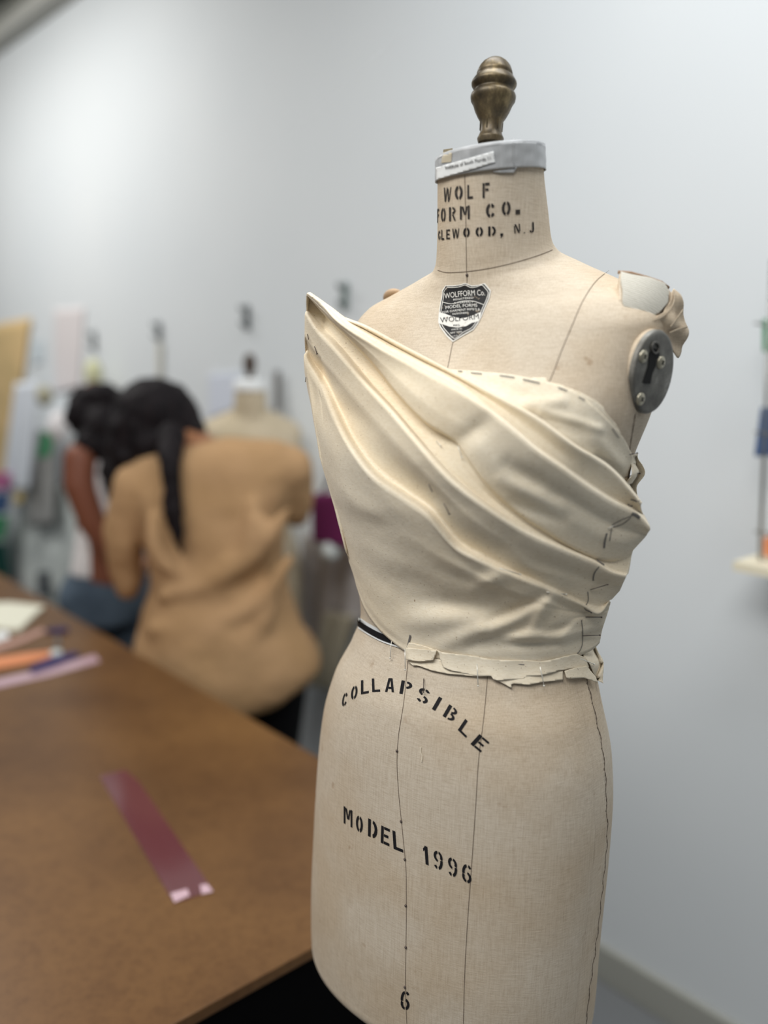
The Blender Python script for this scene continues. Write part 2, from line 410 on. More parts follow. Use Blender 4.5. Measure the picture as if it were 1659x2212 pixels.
def inside(P, poly):
    x, y = P[:, 0], P[:, 1]; r = np.zeros(len(P), bool); n = len(poly)
    for i in range(n):
        x1, y1 = poly[i]; x2, y2 = poly[(i+1) % n]
        if y1 == y2: continue
        c = ((y1 > y) != (y2 > y)) & (x < (x2-x1)*(y-y1)/(y2-y1)+x1); r ^= c
    return r
def snap(P, poly):
    best = np.full(len(P), 1e18); out = P.copy(); n = len(poly)
    for i in range(n):
        a = np.array(poly[i], float); b = np.array(poly[(i+1) % n], float); ab = b-a; t = np.clip(((P-a) @ ab)/(ab @ ab+1e-12), 0, 1)
        q = a+t[:, None]*ab; d = np.sum((P-q)**2, 1); k = d < best; best[k] = d[k]; out[k] = q[k]
    return out
def patch_geo(poly, step, caster, off):
    """fill an outline measured on the photograph with a fine sheet lying on a surface"""
    poly = [tuple(p_) for p_ in poly]; A_ = np.array(poly, float); x0, y0 = A_.min(0)-step; x1, y1 = A_.max(0)+step
    xs = np.arange(x0, x1+step, step); ys = np.arange(y0, y1+step, step); nx, ny = len(xs), len(ys)
    G = np.stack(np.meshgrid(xs, ys), -1).reshape(-1, 2); ins = inside(G, poly).reshape(ny, nx)
    near = ins.copy()
    near[1:] |= ins[:-1]; near[:-1] |= ins[1:]; near[:, 1:] |= ins[:, :-1]; near[:, :-1] |= ins[:, 1:]
    near[1:, 1:] |= ins[:-1, :-1]; near[:-1, :-1] |= ins[1:, 1:]; near[1:, :-1] |= ins[:-1, 1:]; near[:-1, 1:] |= ins[1:, :-1]
    S = snap(G, poly); G2 = np.where(ins.reshape(-1, 1), G, S)
    idx = -np.ones(nx*ny, int); V = []
    for k in np.nonzero(near.reshape(-1))[0]:
        idx[k] = len(V); p_, n_, _h = caster(*G2[k]); o_ = off(*G2[k]) if callable(off) else off; V.append(p_+n_*o_)
    F_ = []
    for j in range(ny-1):
        for i in range(nx-1):
            q = (j*nx+i, j*nx+i+1, (j+1)*nx+i+1, (j+1)*nx+i)
            if all(near.reshape(-1)[c] for c in q) and sum(ins.reshape(-1)[c] for c in q) >= 1: F_.append(tuple(idx[c] for c in (q[0], q[3], q[2], q[1])))
    return V, F_
def patch(name, poly, step, m, parent, caster=cast_body, off=.001, thick=0.0, label=None):
    v, f = patch_geo(poly, step, caster, off); o = mesh(name, v, f, m, parent, label=label)
    if thick: solid(o, thick, 0)
    return o

# seams
for pts in ([(1004, 379), (1006, 450), (1007, 520), (1008, 590)], [(1009, 592), (1009, 612), (990, 690), (978, 742), (966, 800), (950, 860)],
            [(946, 584), (960, 588), (990, 588), (1030, 584), (1080, 575), (1130, 562), (1165, 551), (1193, 540)],
            [(1315, 585), (1290, 605), (1262, 645), (1235, 705), (1210, 765), (1195, 805), (1182, 835)],
            [(884, 1400), (872, 1520), (860, 1600), (858, 1640), (862, 1720), (867, 1770), (873, 1830), (876, 1860), (878, 1950), (877, 2050), (876, 2130), (879, 2211)],
            [(1055, 1440), (1045, 1550), (1035, 1630), (1027, 1750), (1018, 1880), (1010, 1990), (1004, 2100), (1001, 2211)]):
    ribbon('seam', pts, .00055, M['seam'], form)
def nodes_wavy(pts, amp, n):
    P = smoothpx(pts, n); P[:, 0] += amp*np.sin(np.arange(n)*1.1)*rng.uniform(.3, 1, n); return P
side = [(1262, 1440), (1266, 1476), (1278, 1525), (1287, 1565), (1302, 1650), (1306, 1735), (1308, 1801), (1298, 1913), (1287, 2015), (1273, 2114), (1262, 2211)]
SW = nodes_wavy(side, 1.8, 95)
ribbon('side_opening', SW, .0019, M['seam'], form, n=260, wob=.7, off=.0018)
# the panel behind the side opening stands a little proud of the edge, as a folded flap
def flap_geo():
    V, F_ = [], []
    P = smoothpx(side, 120)
    for i, (x, y) in enumerate(P):
        for k, dx in enumerate((-22, -12, -5, -1.5, 0)):
            xx = x+dx+(1.8*math.sin(i*.95)*(.5+.5*math.sin(i*.37)) if k == 4 else 0)
            p_, n_, _ = cast_body(xx, y); V.append(p_+n_*(.0001, .0007, .0014, .0020, .0012)[k])
    for i in range(119):
        for k in range(4): F_.append((i*5+k, (i+1)*5+k, (i+1)*5+k+1, i*5+k+1))
    return V, F_
v, f = flap_geo(); mesh('side_flap', v, f, M['linen'], form)
ribbon('seam', [(1372, 893), (1367, 925), (1362, 955), (1358, 985)], .0012, M['seam'], form, wob=.6)
# small pin heads down the centre front
for (x, y) in ((1009, 594), (858, 1622), (867, 1774), (875, 1856), (877, 1956), (877, 2046), (875, 2132)):
    p_, n_, _ = cast_body(x, y); v, f = ellipsoid_geo(p_+n_*.0004, (.0014, 0, 0), (0, .0014, 0), (0, 0, .0014), 10, 6); mesh('tack', v, f, M['pind'], form)
# light thread snag on the hip
ribbon('thread_snag', [(911, 1612), (909, 1622), (913, 1632), (911, 1645)], .0008, M['muslin'], form, off=.001)

# neck band of grey tape, neck top and finial
ph = np.linspace(-math.pi, math.pi, 161)[:-1]
def ring_band(t0, t1, off, nt_, wob=0.0):
    V, F_ = [], []; n = len(ph)
    for j in range(nt_):
        t = t0+(t1-t0)*j/(nt_-1); P = surf(np.full(n, t), ph); c = P.mean(0)
        for k in range(n):
            d = P[k]-c; d[2] = 0; d /= np.linalg.norm(d); V.append(P[k]+d*(off+wob*math.sin(k*.35)*math.sin(j*.8+k*.11)))
    for j in range(nt_-1):
        for k in range(n): F_.append((j*n+k, (j+1)*n+k, (j+1)*n+(k+1) % n, j*n+(k+1) % n))
    return V, F_
v, f = ring_band(0.0, .84, .0022, 14, .0002); band = solid(mesh('neck_tape', v, f, M['tape'], form, label='grey duct tape wound round the top of the neck'), .0006)
BAND = BVHTree.FromPolygons([Vector(q) for q in v], f); cast_band = Caster([BAND, BODY])
P = surf(np.full(160, 0.0), ph); c = P.mean(0)
V = [c+(p_-c)*s+np.array([0, 0, h]) for s, h in ((1.05, -.001), (1.05, .0014), (.98, .0026), (.5, .0032), (.01, .0034)) for p_ in P]
F_ = [(j*160+k, (j+1)*160+k, (j+1)*160+(k+1) % 160, j*160+(k+1) % 160) for j in range(4) for k in range(160)]
mesh('neck_cap', V, F_, M['tape'], form)
patch('tape_tail', [(1063, 371), (1116, 362), (1108, 374), (1080, 374)], 3, M['tape'], band, cast_band, .0015, .0004)
ribbon('tape_edge', [(1110, 300), (1108, 330), (1111, 364)], .001, M['tape'], band, cast_band, .0009)
patch('tape_scrap', [(958, 325), (978, 322), (976, 350), (955, 352)], 4, mat('beige_tape', (196, 186, 164), .5, .4), band, cast_band, .0008)
fb = c + np.array([0, 0, .0015])
depth = float((fb-CAM) @ fw); k_ = depth/FPX/4.0975
prof = [(905, 118), (895, 116), (885, 112), (872, 104), (860, 101), (845, 96), (800, 95), (760, 98), (740, 105), (720, 118), (700, 130), (650, 155), (600, 172), (578, 184), (560, 195), (540, 199), (520, 200), (503, 194), (488, 180), (478, 168), (467, 164), (456, 168), (440, 186), (420, 198), (405, 200), (390, 196), (372, 184), (352, 172), (338, 160), (331, 153), (322, 160), (290, 152), (250, 135), (215, 108), (190, 75), (178, 38), (174, 0)]
base_px = (1059.5, 301); top_px = (1071, 124)
fbase = CAM + ray(*base_px)*(depth/float(ray(*base_px) @ fw)); ftop = CAM + ray(*top_px)*((depth-.004)/float(ray(*top_px) @ fw))
ax = ftop-fbase; FL = np.linalg.norm(ax)
profm = [((905-h)/731*FL*.99, r*k_) for h, r in prof]
v, f = lathe_geo([(-.004, prof[0][1]*k_*.9)]+profm, fbase, ax, 56); fin = mesh('finial', v, f, M['brass'], form, label='aged brass coloured finial on top of the neck')
# facets pressed into the stem of the finial
for k in range(6):
    a0 = k*math.pi/3
    axn = ax/FL; a_ = np.cross(axn, [0, 1, .1]); a_ /= np.linalg.norm(a_); b_ = np.cross(axn, a_)
    pts = [fbase+axn*h+(math.cos(a0)*a_+math.sin(a0)*b_)*r for h, r in ((.0075, 97*k_), (.018, 99*k_), (.0245, 118*k_))]
    tube('facet_edge', pts, .0006, M['brass'], fin, 6)
# paper name strip on the band
patch('name_sticker', [(944, 386-24), (1066, 327), (1069, 351), (945, 389-1)], 4, M['white'], form, cast_band, .0012, .0002)

# ------------------------------------------------------------------ lettering
TH = .30
def g_rect(x0, y0, x1, y1): return [(x0, y0), (x1, y0), (x1, y1), (x0, y1)]
def strip(pA, pB, n=5):
    """quads between two equally long polylines"""
    out = []
    for i in range(len(pA)-1): out.append([pA[i], pB[i], pB[i+1], pA[i+1]])
    return out
def bar(x0, y0, x1, y1, w_=TH, n=5):
    """straight stroke; w_ is its horizontal width when steep, vertical when flat"""
    A_, B_ = [], []
    for i in range(n+1):
        t = i/n; x = x0+(x1-x0)*t; y = y0+(y1-y0)*t
        if abs(y1-y0) > abs(x1-x0): A_.append((x-w_/2, y)); B_.append((x+w_/2, y))
        else: A_.append((x, y-w_*.4)); B_.append((x, y+w_*.4))
    return strip(A_, B_)
def arc(cx, cy, rx, ry, a0, a1, tx=TH, ty=.19, n=9):
    A_, B_ = [], []
    for i in range(n+1):
        a = math.radians(a0+(a1-a0)*i/n)
        A_.append((cx+rx*math.cos(a), cy+ry*math.sin(a))); B_.append((cx+(rx-tx)*math.cos(a), cy+(ry-ty)*math.sin(a)))
    return strip(A_, B_)
GL = {
 'O': lambda: arc(.5, .5, .5, .5, 102, 258)+arc(.5, .5, .5, .5, -78, 78),
 'C': lambda: arc(.52, .5, .52, .5, 102, 258)+arc(.5, .5, .5, .5, 30, 76)+arc(.5, .5, .5, .5, -76, -30),
 'G': lambda: arc(.52, .5, .52, .5, 102, 258)+arc(.5, .5, .5, .5, 30, 76)+bar(.86, .08, .86, .42),
 'D': lambda: bar(.12, 0, .12, 1)+arc(.42, .5, .58, .5, -80, 80),
 'L': lambda: bar(.14, 0, .14, 1)+bar(.14, .08, 1, .08, .2),
 'I': lambda: bar(.5, 0, .5, 1, .5),
 'A': lambda: bar(.14, 0, .42, 1, .24)+bar(.86, 0, .60, 1, .24)+bar(.36, .3, .68, .3, .18, 2),
 'P': lambda: bar(.13, 0, .13, 1)+arc(.42, .72, .58, .28, -80, 80, .26, .14),
 'R': lambda: bar(.13, 0, .13, 1)+arc(.42, .74, .56, .26, -80, 80, .26, .13)+bar(.9, 0, .55, .46, .24),
 'F': lambda: bar(.14, 0, .14, 1)+bar(.36, .92, 1, .92, .2, 3)+bar(.36, .54, .85, .54, .2, 3),
 'E': lambda: bar(.14, 0, .14, 1)+bar(.34, .92, 1, .92, .19, 3)+bar(.34, .5, .85, .5, .19, 3)+bar(.34, .08, 1, .08, .19, 3),
 'B': lambda: bar(.13, 0, .13, 1)+arc(.42, .75, .52, .25, -80, 84, .26, .13)+arc(.42, .27, .58, .27, -84, 80, .26, .13),
 'S': lambda: arc(.5, .74, .5, .26, 20, 82, .26, .14, 5)+arc(.5, .74, .5, .26, 100, 250, .26, .14)+arc(.5, .26, .5, .26, -70, 82, .26, .14)+arc(.5, .26, .5, .26, 200, 256, .26, .14, 5),
 'M': lambda: bar(.1, 0, .1, 1, .2)+bar(.9, 0, .9, 1, .2)+bar(.28, .95, .48, .35, .18)+bar(.72, .95, .56, .35, .16),
 'N': lambda: bar(.1, 0, .1, .8, .2)+bar(.9, .2, .9, 1, .2)+bar(.22, 1, .78, .02, .26),
 'W': lambda: bar(.06, 1, .25, 0, .17)+bar(.46, 1, .30, .05, .11)+bar(.56, .9, .72, 0, .17)+bar(.98, 1, .82, .1, .13),
 'J': lambda: bar(.78, .25, .78, 1)+arc(.5, .26, .4, .26, 185, 262, .24, .16, 5)+arc(.5, .26, .4, .26, 280, 355, .24, .16, 5),
 '1': lambda: bar(.55, 0, .55, 1, .44)+bar(.1, .74, .34, .86, .2, 2),
 '9': lambda: arc(.5, .7, .46, .3, 100, 262, .25, .13)+arc(.5, .7, .46, .3, -30, 80, .25, .13)+arc(.42, .5, .54, .5, -76, 6, .25, .14)+arc(.42, .28, .4, .28, 205, 258, .25, .14, 4),
 '6': lambda: arc(.5, .3, .46, .3, -80, 82, .25, .13)+arc(.5, .3, .46, .3, 150, 262, .25, .13)+arc(.58, .5, .54, .5, 104, 186, .25, .14)+arc(.58, .72, .4, .28, 25, 78, .25, .14, 4),
 '.': lambda: [g_rect(0, 0, 1, 1)], ',': lambda: [g_rect(.1, .35, 1, 1), [(.4, .35), (.95, .35), (.2, -.3), (.1, -.3)]],
}
def letters_geo(items, caster, off):
    """items: char, centre px, width px, height px, baseline direction deg (clockwise), lean deg of the upright (clockwise)"""
    parts = []
    for ch, cx, cy, ww, hh, bd, ln in items:
        bx = (math.cos(math.radians(bd)), math.sin(math.radians(bd))); ux = (math.sin(math.radians(ln)), -math.cos(math.radians(ln)))
        V, F_ = [], []
        for q in GL[ch]():
            n = len(V)
            for (u, v_) in q:
                x = cx+(u-.5)*ww*bx[0]+(v_-.5)*hh*ux[0]; y = cy+(u-.5)*ww*bx[1]+(v_-.5)*hh*ux[1]
                p_, n_, _ = caster(x, y); V.append(p_+n_*off)
            F_.append((n, n+1, n+2, n+3))
        parts.append((V, F_))
    return join(parts)
def stencil(name, items, m, parent, caster=cast_body, off=.0006, label=None):
    v, f = letters_geo(items, caster, off); return mesh(name, v, f, m, parent, smooth=False, label=label)
nk = -5
stencil('stencil_lettering', [('W', 967, 420, 15, 31, nk, 2), ('O', 991.5, 416, 17, 31, nk, 0), ('L', 1016, 414, 12, 30, nk, 0), ('F', 1050, 411, 15, 32, nk, 0)], M['inkf'], form, label='faded stencil reading WOLF')
stencil('stencil_lettering', [('F', 947.5, 466, 4, 30, nk, 0), ('O', 958.5, 464, 10, 31, nk, 0), ('R', 978, 462, 14, 30, nk, 0), ('M', 1004.5, 459, 21, 29, nk, 0), ('C', 1059.5, 454.5, 20, 31, nk, 0), ('O', 1093, 450, 19, 31, nk, 0), ('.', 1118, 458, 10, 10, nk, 0)], M['inkf'], form, label='stencil reading FORM CO.')
stencil('stencil_lettering', [('G', 950, 508, 4.5, 22, nk, 0), ('L', 957.5, 507, 6, 22, nk, 0), ('E', 969, 506, 8, 21, nk, 0), ('W', 985, 504, 14, 21, nk, 0), ('O', 1008, 502, 14, 21, nk, 0), ('O', 1035.5, 500.5, 16, 21, nk, 0), ('D', 1063, 499, 16, 21, nk, 0), (',', 1083, 508, 7, 8, nk, 0), ('N', 1116.5, 494, 13, 20, nk, -4), ('.', 1132, 503, 2.5, 2.5, nk, 0), ('J', 1147.5, 491.5, 12, 23, nk, -2)], M['ink'], form, label='stencil reading GLEWOOD, N.J')
stencil('stencil_lettering', [('C', 745.6, 1511, 12, 30, -22, 8), ('O', 766, 1496, 14, 30, -14, 6), ('L', 789, 1483.5, 17, 30, -10, 0), ('L', 813, 1480, 17, 29, -3, -2), ('A', 843, 1480, 20, 30, 2, 4), ('P', 878, 1486, 24, 29, 10, 10), ('S', 915, 1503, 25, 31, 24, 18), ('I', 944.5, 1520, 16, 31, 30, 30), ('B', 974.5, 1541, 25, 29, 34, 30), ('L', 1006, 1573, 24, 29, 44, 34), ('E', 1037, 1605, 28, 29, 40, 42)], M['ink'], form, label='black stencil arc reading COLLAPSIBLE')
stencil('stencil_lettering', [('M', 752.5, 1764, 21, 37, 28, 0), ('O', 777, 1779.5, 16, 36, 24, 0), ('D', 806, 1790.5, 21, 38, 24, 1), ('E', 833, 1805, 20, 37, 24, 2), ('L', 860, 1817, 22, 40, 22, -4), ('1', 921, 1847, 16, 40, 24, -4), ('9', 947, 1858, 23, 40, 24, -2), ('9', 978, 1873, 23, 41, 24, -2), ('6', 1008.5, 1886, 24, 40, 24, 0)], M['ink'], form, label='black stencil reading MODEL 1996')
stencil('stencil_lettering', [('6', 875.5, 2160, 21, 41, 12, 0)], M['ink'], form, label='black stencil numeral 6')

def font_mesh_px(text, x0, y0, x1, y1, h, squeeze=None, bold=0.0):
    """built-in font outlines: (x0,y0)-(x1,y1) is the baseline in pixels, h the cap height"""
    cu = bpy.data.curves.new('t', 'FONT'); cu.body = text; cu.size = 1.0; cu.resolution_u = 3; cu.offset = bold
    ob = bpy.data.objects.new('t', cu); COL.objects.link(ob)
    dg = bpy.context.evaluated_depsgraph_get(); dg.update(); me = bpy.data.meshes.new_from_object(ob.evaluated_get(dg))
    V = np.array([v_.co[:] for v_ in me.vertices]); F_ = [tuple(p_.vertices) for p_ in me.polygons]
    bpy.data.objects.remove(ob); bpy.data.curves.remove(cu); bpy.data.meshes.remove(me)
    mn, mx = V[:, 0].min(), V[:, 0].max(); s = (V[:, 0]-mn)/(mx-mn); t = V[:, 1]/.70
    dx, dy = x1-x0, y1-y0; L_ = math.hypot(dx, dy); nx, ny = dy/L_, -dx/L_
    return np.stack([x0+dx*s+nx*t*h, y0+dy*s+ny*t*h], 1), F_
def text_on(name, rows, m, parent, caster, off, label=None, warp=None):
    parts = []
    for r in rows:
        P, F_ = font_mesh_px(*r[:6], bold=r[6] if len(r) > 6 else 0.0)
        V = []
        for x, y in P:
            if warp: x, y = warp(x, y)
            p_, n_, _ = caster(x, y); V.append(p_+n_*off)
        parts.append((V, F_))
    v, f = join(parts); return mesh(name, v, f, m, parent, smooth=False, label=label)
text_on('sticker_lettering', [('Institute of South Florida 11', 966, 366, 1060, 345, 7.6, .006)], M['ink'], form, cast_band, .0018)

# shield label at the neck base
SH = [(963, 617), (978, 617), (994, 615), (1006, 611), (1020, 617), (1032, 616), (1048, 612), (1054, 619), (1061, 628), (1058, 645), (1049, 665), (1041, 685), (1033, 700), (1023, 714), (1003, 725), (979, 740), (966, 728), (951, 708), (947, 695), (948, 680), (951, 660), (955, 640), (956, 628)]
sh = patch('maker_label', SH, 2.5, M['labelw'], form, cast_body, .0007, .0002, label='worn black and white shield label')
cS = np.mean(np.array(SH, float), 0)
inner = [tuple(cS+(np.array(q)-cS)*.955) for q in SH]
patch('label_field', [(x, y) for x, y in inner], 2.0, M['labelb'], sh, cast_body, .0010)
patch('label_banner', [(951, 676), (962, 679), (975, 684), (990, 688), (1006, 688), (1022, 683), (1041, 675), (1036, 695), (1020, 699), (1008, 706), (990, 709), (972, 707), (958, 702), (948, 700)], 2, M['labelw'], sh, cast_body, .0012)
ol = [tuple(cS+(np.array(q)-cS)*.90) for q in SH]
ribbon('label_outline', ol+[ol[0]], .0007, M['labelw'], sh, cast_body, .0011, n=120)
ribbon('label_rule', [(957, 654), (975, 658), (1000, 652), (1022, 652), (1046, 660)], .0006, M['labelw'], sh, cast_body, .0012)
def arch(x, y): return x, y - 4*math.cos((x-1008)/36)+3
text_on('label_lettering', [('WOLFFORM Co.', 962, 645, 1049, 638, 12.5), ('REGISTERED', 981, 651, 1024, 647, 4.2, .004), ('A PERFECT', 981, 658.5, 1024, 656, 4, .004), ('MODEL FORMS', 964, 668, 1032, 664.5, 6.6), ("FOR GARMENT M'F'R'S &", 957, 676.5, 1038, 672, 4.6), ('DESIGNERS', 979, 681.5, 1013, 680, 3.6, .003), ('MADE IN', 977, 715, 999, 714, 3.4), ('NEW YORK', 974, 722, 1000, 720.5, 3.4, .003), ('U.S.A.', 978, 729, 991, 728, 3, .003)], M['labelw'], sh, cast_body, .0013, warp=arch)
text_on('label_lettering', [('WOLFORM', 953, 699, 1036, 691, 11.5), ('REG.', 981, 706.5, 996, 706, 4, .006)], M['labelb'], sh, cast_body, .0015)

# ------------------------------------------------------------------ shoulder end, arm plate
pc = CAM + ray(1402, 803)*.856
bcos = math.radians(53)
sx_ = math.cos(bcos)*RV + math.sin(bcos)*fw; sx_ /= np.linalg.norm(sx_)
lx_ = UV + .13*RV + .10*fw; lx_ -= sx_*(lx_ @ sx_); lx_ /= np.linalg.norm(lx_)
pn = np.cross(lx_, sx_); pn /= np.linalg.norm(pn)
if pn @ fw > 0: pn = -pn
h0 = cast_body(1385, 803); dpt = float(np.linalg.norm(h0[0]-CAM)); d_ = dpt/FPX
dpt = float(np.linalg.norm(cast_body(1358, 806)[0]-CAM)) + 45*d_/math.cos(bcos)*math.sin(bcos) + .001
pc = CAM + ray(1402, 803)*dpt; d_ = dpt/FPX
LA = 92*d_*1.0; SA = 45*d_/math.cos(bcos)
def _bd(x, y, o=0.0): return CAM + ray(x, y)*(float(np.linalg.norm(cast_body(x, y)[0]-CAM))-o)
_t, _b, _l = _bd(1411, 712, .003), _bd(1388, 893, .001), _bd(1358, 806, .001)
pc = CAM + ray(1402, 803)*float(np.linalg.norm((_t+_b)/2-CAM)); lx_ = (_t-_b)/2; LA = np.linalg.norm(lx_); lx_ /= LA
sx_ = pc-_l; sx_ -= lx_*(sx_ @ lx_); SA = np.linalg.norm(sx_); sx_ /= SA
pn = np.cross(lx_, sx_); pn /= np.linalg.norm(pn)
if pn @ fw > 0: pn = -pn
pc = pc+pn*.002
def oval(s, h): return [pc + pn*h + s*(SA*math.cos(q)*sx_ + LA*math.sin(q)*lx_) for q in np.linspace(0, 2*math.pi, 73)[:-1]]
def oval_loft(prof):
    V = []; n = 72
    for s, h in prof: V += oval(s, h)
    F_ = [(j*n+k, (j+1)*n+k, (j+1)*n+(k+1) % n, j*n+(k+1) % n) for j in range(len(prof)-1) for k in range(n)]
    return V, F_
# rounded cloth-covered stump behind the plate
v, f = oval_loft([(.85, .0005), (.99, .0), (1.005, -.003), (1.01, -.012), (1.0, -.03), (.96, -.06), (.8, -.09)]); stump = mesh('arm_socket', v, f, M['linen'], form)
v, f = oval_loft([(1.0, -.003), (1.0, .0015), (.975, .0030), (.9, .0034), (.5, .0034), (.001, .0034)]); plate = mesh('arm_plate', v, f, M['plate'], form, label='worn grey oval metal plate where the arm would join')
def onplate(x, y, h=.0034):
    d = ray(x, y); return CAM + d*(((pc+pn*h-CAM) @ pn)/(d @ pn))
def plate_poly(name, poly, h, m, par):
    P = [onplate(x, y, h) for x, y in poly]; n = len(P); V = P + [p_-pn*.003 for p_ in P]
    return mesh(name, V, [tuple(range(n))]+[(k, (k+1) % n, n+(k+1) % n, n+k) for k in range(n)], m, par, smooth=False)
plate_poly('keyhole', [(1403, 764), (1407, 757), (1413, 752), (1421, 755), (1425, 765), (1423, 772), (1418, 776), (1417, 790), (1410, 805), (1405, 829), (1393, 829), (1389, 826), (1396, 805), (1401, 790), (1402, 776)], .0040, M['dark'], plate)
v, f = tube_geo([onplate(1416+8*math.cos(a), 751+12*math.sin(a), .0045) for a in np.linspace(0, 2*math.pi, 25)], .0009, 8); mesh('keyhole_rim', v, f, M['plate'], plate)
for (x, y) in ((1389, 770), (1427, 783), (1383, 862)):
    sc_ = onplate(x, y, .0034); v, f = lathe_geo([(0, .0058), (.0010, .0058), (.0019, .0046), (.0023, .0025), (.0024, .0001)], sc_, pn, 24); s_ = mesh('screw', v, f, M['screw'], plate)
    a45 = math.radians(35)
    for q in (a45, a45+math.pi/2):
        dd = math.cos(q)*sx_+math.sin(q)*lx_; ee = np.cross(pn, dd); v, f = box_geo(sc_+pn*.0020, .0050, .0010, .0013, dd, ee, pn); mesh('screw_slot', v, f, M['dark'], s_, smooth=False)
# padded shoulder cap
class PadCaster:
    """the padded shoulder end: a smooth rounded surface that turns away from the body"""
    def __init__(s): s.d0 = float(np.linalg.norm(cast_body(1345, 655)[0]-CAM))
    def pos(s, x, y):
        dx = x-1345; dy = 690-y
        return CAM + ray(x, y)*(s.d0-.003 + .00012*dx + .0000030*dx*dx + .0000028*max(0, dy)**2 + .0000022*max(0, -dy)**2)
    def __call__(s, x, y):
        p_ = s.pos(x, y); n_ = np.cross(s.pos(x+2, y)-p_, s.pos(x, y+2)-p_); n_ /= np.linalg.norm(n_)
        if n_ @ fw > 0: n_ = -n_
        return p_, n_, True
cast_sh = PadCaster()
cap = patch('shoulder_cap', [(1338, 590), (1365, 594), (1400, 602), (1432, 613), (1446, 626), (1460, 650), (1472, 690), (1474, 712), (1468, 736), (1454, 745), (1434, 732), (1405, 715), (1372, 705), (1345, 698), (1338, 650)], 4, M['linen'], form, cast_sh, 0.0, 0.0)
solid(cap, .018, -1)
patch('knit_pad', [(1340, 590), (1362, 596), (1400, 605), (1430, 616), (1440, 632), (1437, 655), (1418, 676), (1390, 692), (1368, 700), (1352, 697), (1349, 670), (1343, 655), (1344, 630), (1340, 612)], 3, M['knit'], form, cast_sh, lambda x, y: .0022+.0008*math.sin(x*.05), .0012, label='grey white rib knit showing through the torn shoulder')
def tornoff(x, y): return .0038+.0016*math.sin((x*.8-y)*.10)+.0008*math.sin(x*.16+y*.05)
torn = patch('torn_cloth', [(1360, 700), (1378, 697), (1400, 690), (1425, 676), (1441, 655), (1441, 636), (1447, 628), (1456, 640), (1465, 658), (1473, 690), (1476, 712), (1470, 735), (1464, 757), (1452, 770), (1440, 745), (1428, 728), (1414, 720), (1406, 718), (1401, 708), (1390, 705), (1375, 704)], 3, M['linen'], form, cast_sh, tornoff, .001)
for pts in ([(1378, 699), (1405, 691), (1430, 676), (1443, 652), (1442, 634)], [(1461, 672), (1447, 690), (1434, 706)], [(1470, 706), (1450, 711), (1432, 718)]):
    ribbon('cloth_edge', pts, .0022, M['linen'], torn, cast_sh, .0066)
tube('cord', [cast_sh(x, y)[0]+cast_sh(x, y)[1]*.0 for x, y in ((1335, 588), (1362, 590), (1395, 599), (1428, 610), (1444, 622))], .0016, mat('tan_cord', (158, 130, 106), .8, .2), form)
# the far shoulder's small tab
v, f = ellipsoid_geo(aty(850, 643, 1.00), RV*.012, fw*.03, UV*.007, 20, 12); mesh('shoulder_tab', v, f, mat('tan_leather', (186, 160, 132), .8, .2), form)

# waist tape
def lerp_px(pts, n): return smoothpx(pts, n)
wt = [(776, 1346), (800, 1361), (825, 1374), (850, 1383), (880, 1392), (930, 1402)]
def wide(pts, h0_, h1_): return [(x, y+h0_) for x, y in pts]+[(x, y+h1_) for x, y in reversed(pts)]
wt2 = [tuple(q) for q in smoothpx(wt, 14)]
patch('waist_tape_backing', wide(wt2, -14, 12), 3, M['white'], form, cast_body, .0012)
patch('waist_tape', wide(wt2, -7, 7), 3, M['blackt'], form, cast_body, .0019, .0004, label='black tape round the waist')

# stand under the form (out of the frame)
bc = surf(np.array([len(T)-1.0]), np.array([0.0]))[0]; bx_, by_ = CX0+LEAN*(.88-1.35), CY
tube('stand_pole', [(bx_, by_, .04), (bx_, by_, .9)], .017, M['plate'], form, 16)
for k in range(4):
    a = k*math.pi/2+.4; e_ = np.array([math.cos(a), math.sin(a), 0])
    leg = tube('stand_leg', [np.array([bx_, by_, .13]), np.array([bx_, by_, .085])+e_*.18, np.array([bx_, by_, .05])+e_*.23], [.013, .012, .010], M['plate'], form, 10)
    v, f = ellipsoid_geo(np.array([bx_, by_, .024])+e_*.235, (.022, 0, 0), (0, .012, 0), (0, 0, .024), 14, 10); mesh('caster', v, f, M['blackt'], leg)
# </BODY>

# ------------------------------------------------------------------ the surface the muslin hangs on: the bust, with a wing standing off the far side
WZ = np.array([1.26, 1.30, 1.355, 1.40, 1.45, 1.51, 1.555, 1.615, 1.68, 1.74])
WR = np.array([.131, .128, .129, .139, .147, .161, .173, .180, .181, .180])
def smooth01(x): x = np.clip(x, 0, 1); return x*x*(3-2*x)
def hull(z, phi):
    z, phi = np.broadcast_arrays(np.asarray(z, float), np.asarray(phi, float))
    t = np.interp(-z, -T[:, 0], np.arange(len(T))); P = surf(t, phi)
    r = np.interp(z, WZ, WR); a = 1.08*r; b = .80*r; y0 = .012
    f = b*np.cos(phi)+y0; s = a*np.sin(phi); cx = CX0+LEAN*(z-1.35)
    Q = np.stack([cx+s*SD[0]+f*FD[0], CY+s*SD[1]+f*FD[1], P[..., 2]], -1)
    c3 = np.stack([cx+0*s+y0*FD[0], CY+0*s+y0*FD[1], P[..., 2]], -1)
    lq = np.linalg.norm(Q-c3, axis=-1); lp = np.linalg.norm(P-c3, axis=-1); rr = np.minimum((lp+.001)/np.maximum(lq, 1e-6), 1.4); k3 = .5*(1+rr+np.sqrt((1-rr)**2+.006)); k3 = 1+(k3-1)*(1-smooth01((z-1.56)/.07))
    Q = c3+(Q-c3)*k3[..., None]
    d = np.degrees(phi)
    w_ = smooth01((6-d)/56)*smooth01((d+185)/45)
    return P*(1-w_[..., None])+Q*w_[..., None]
hz = np.linspace(1.24, 1.72, 241); hp = np.linspace(-math.pi, math.pi, 241)[:-1]
HP = hull(hz[:, None], hp[None, :]).reshape(-1, 3)
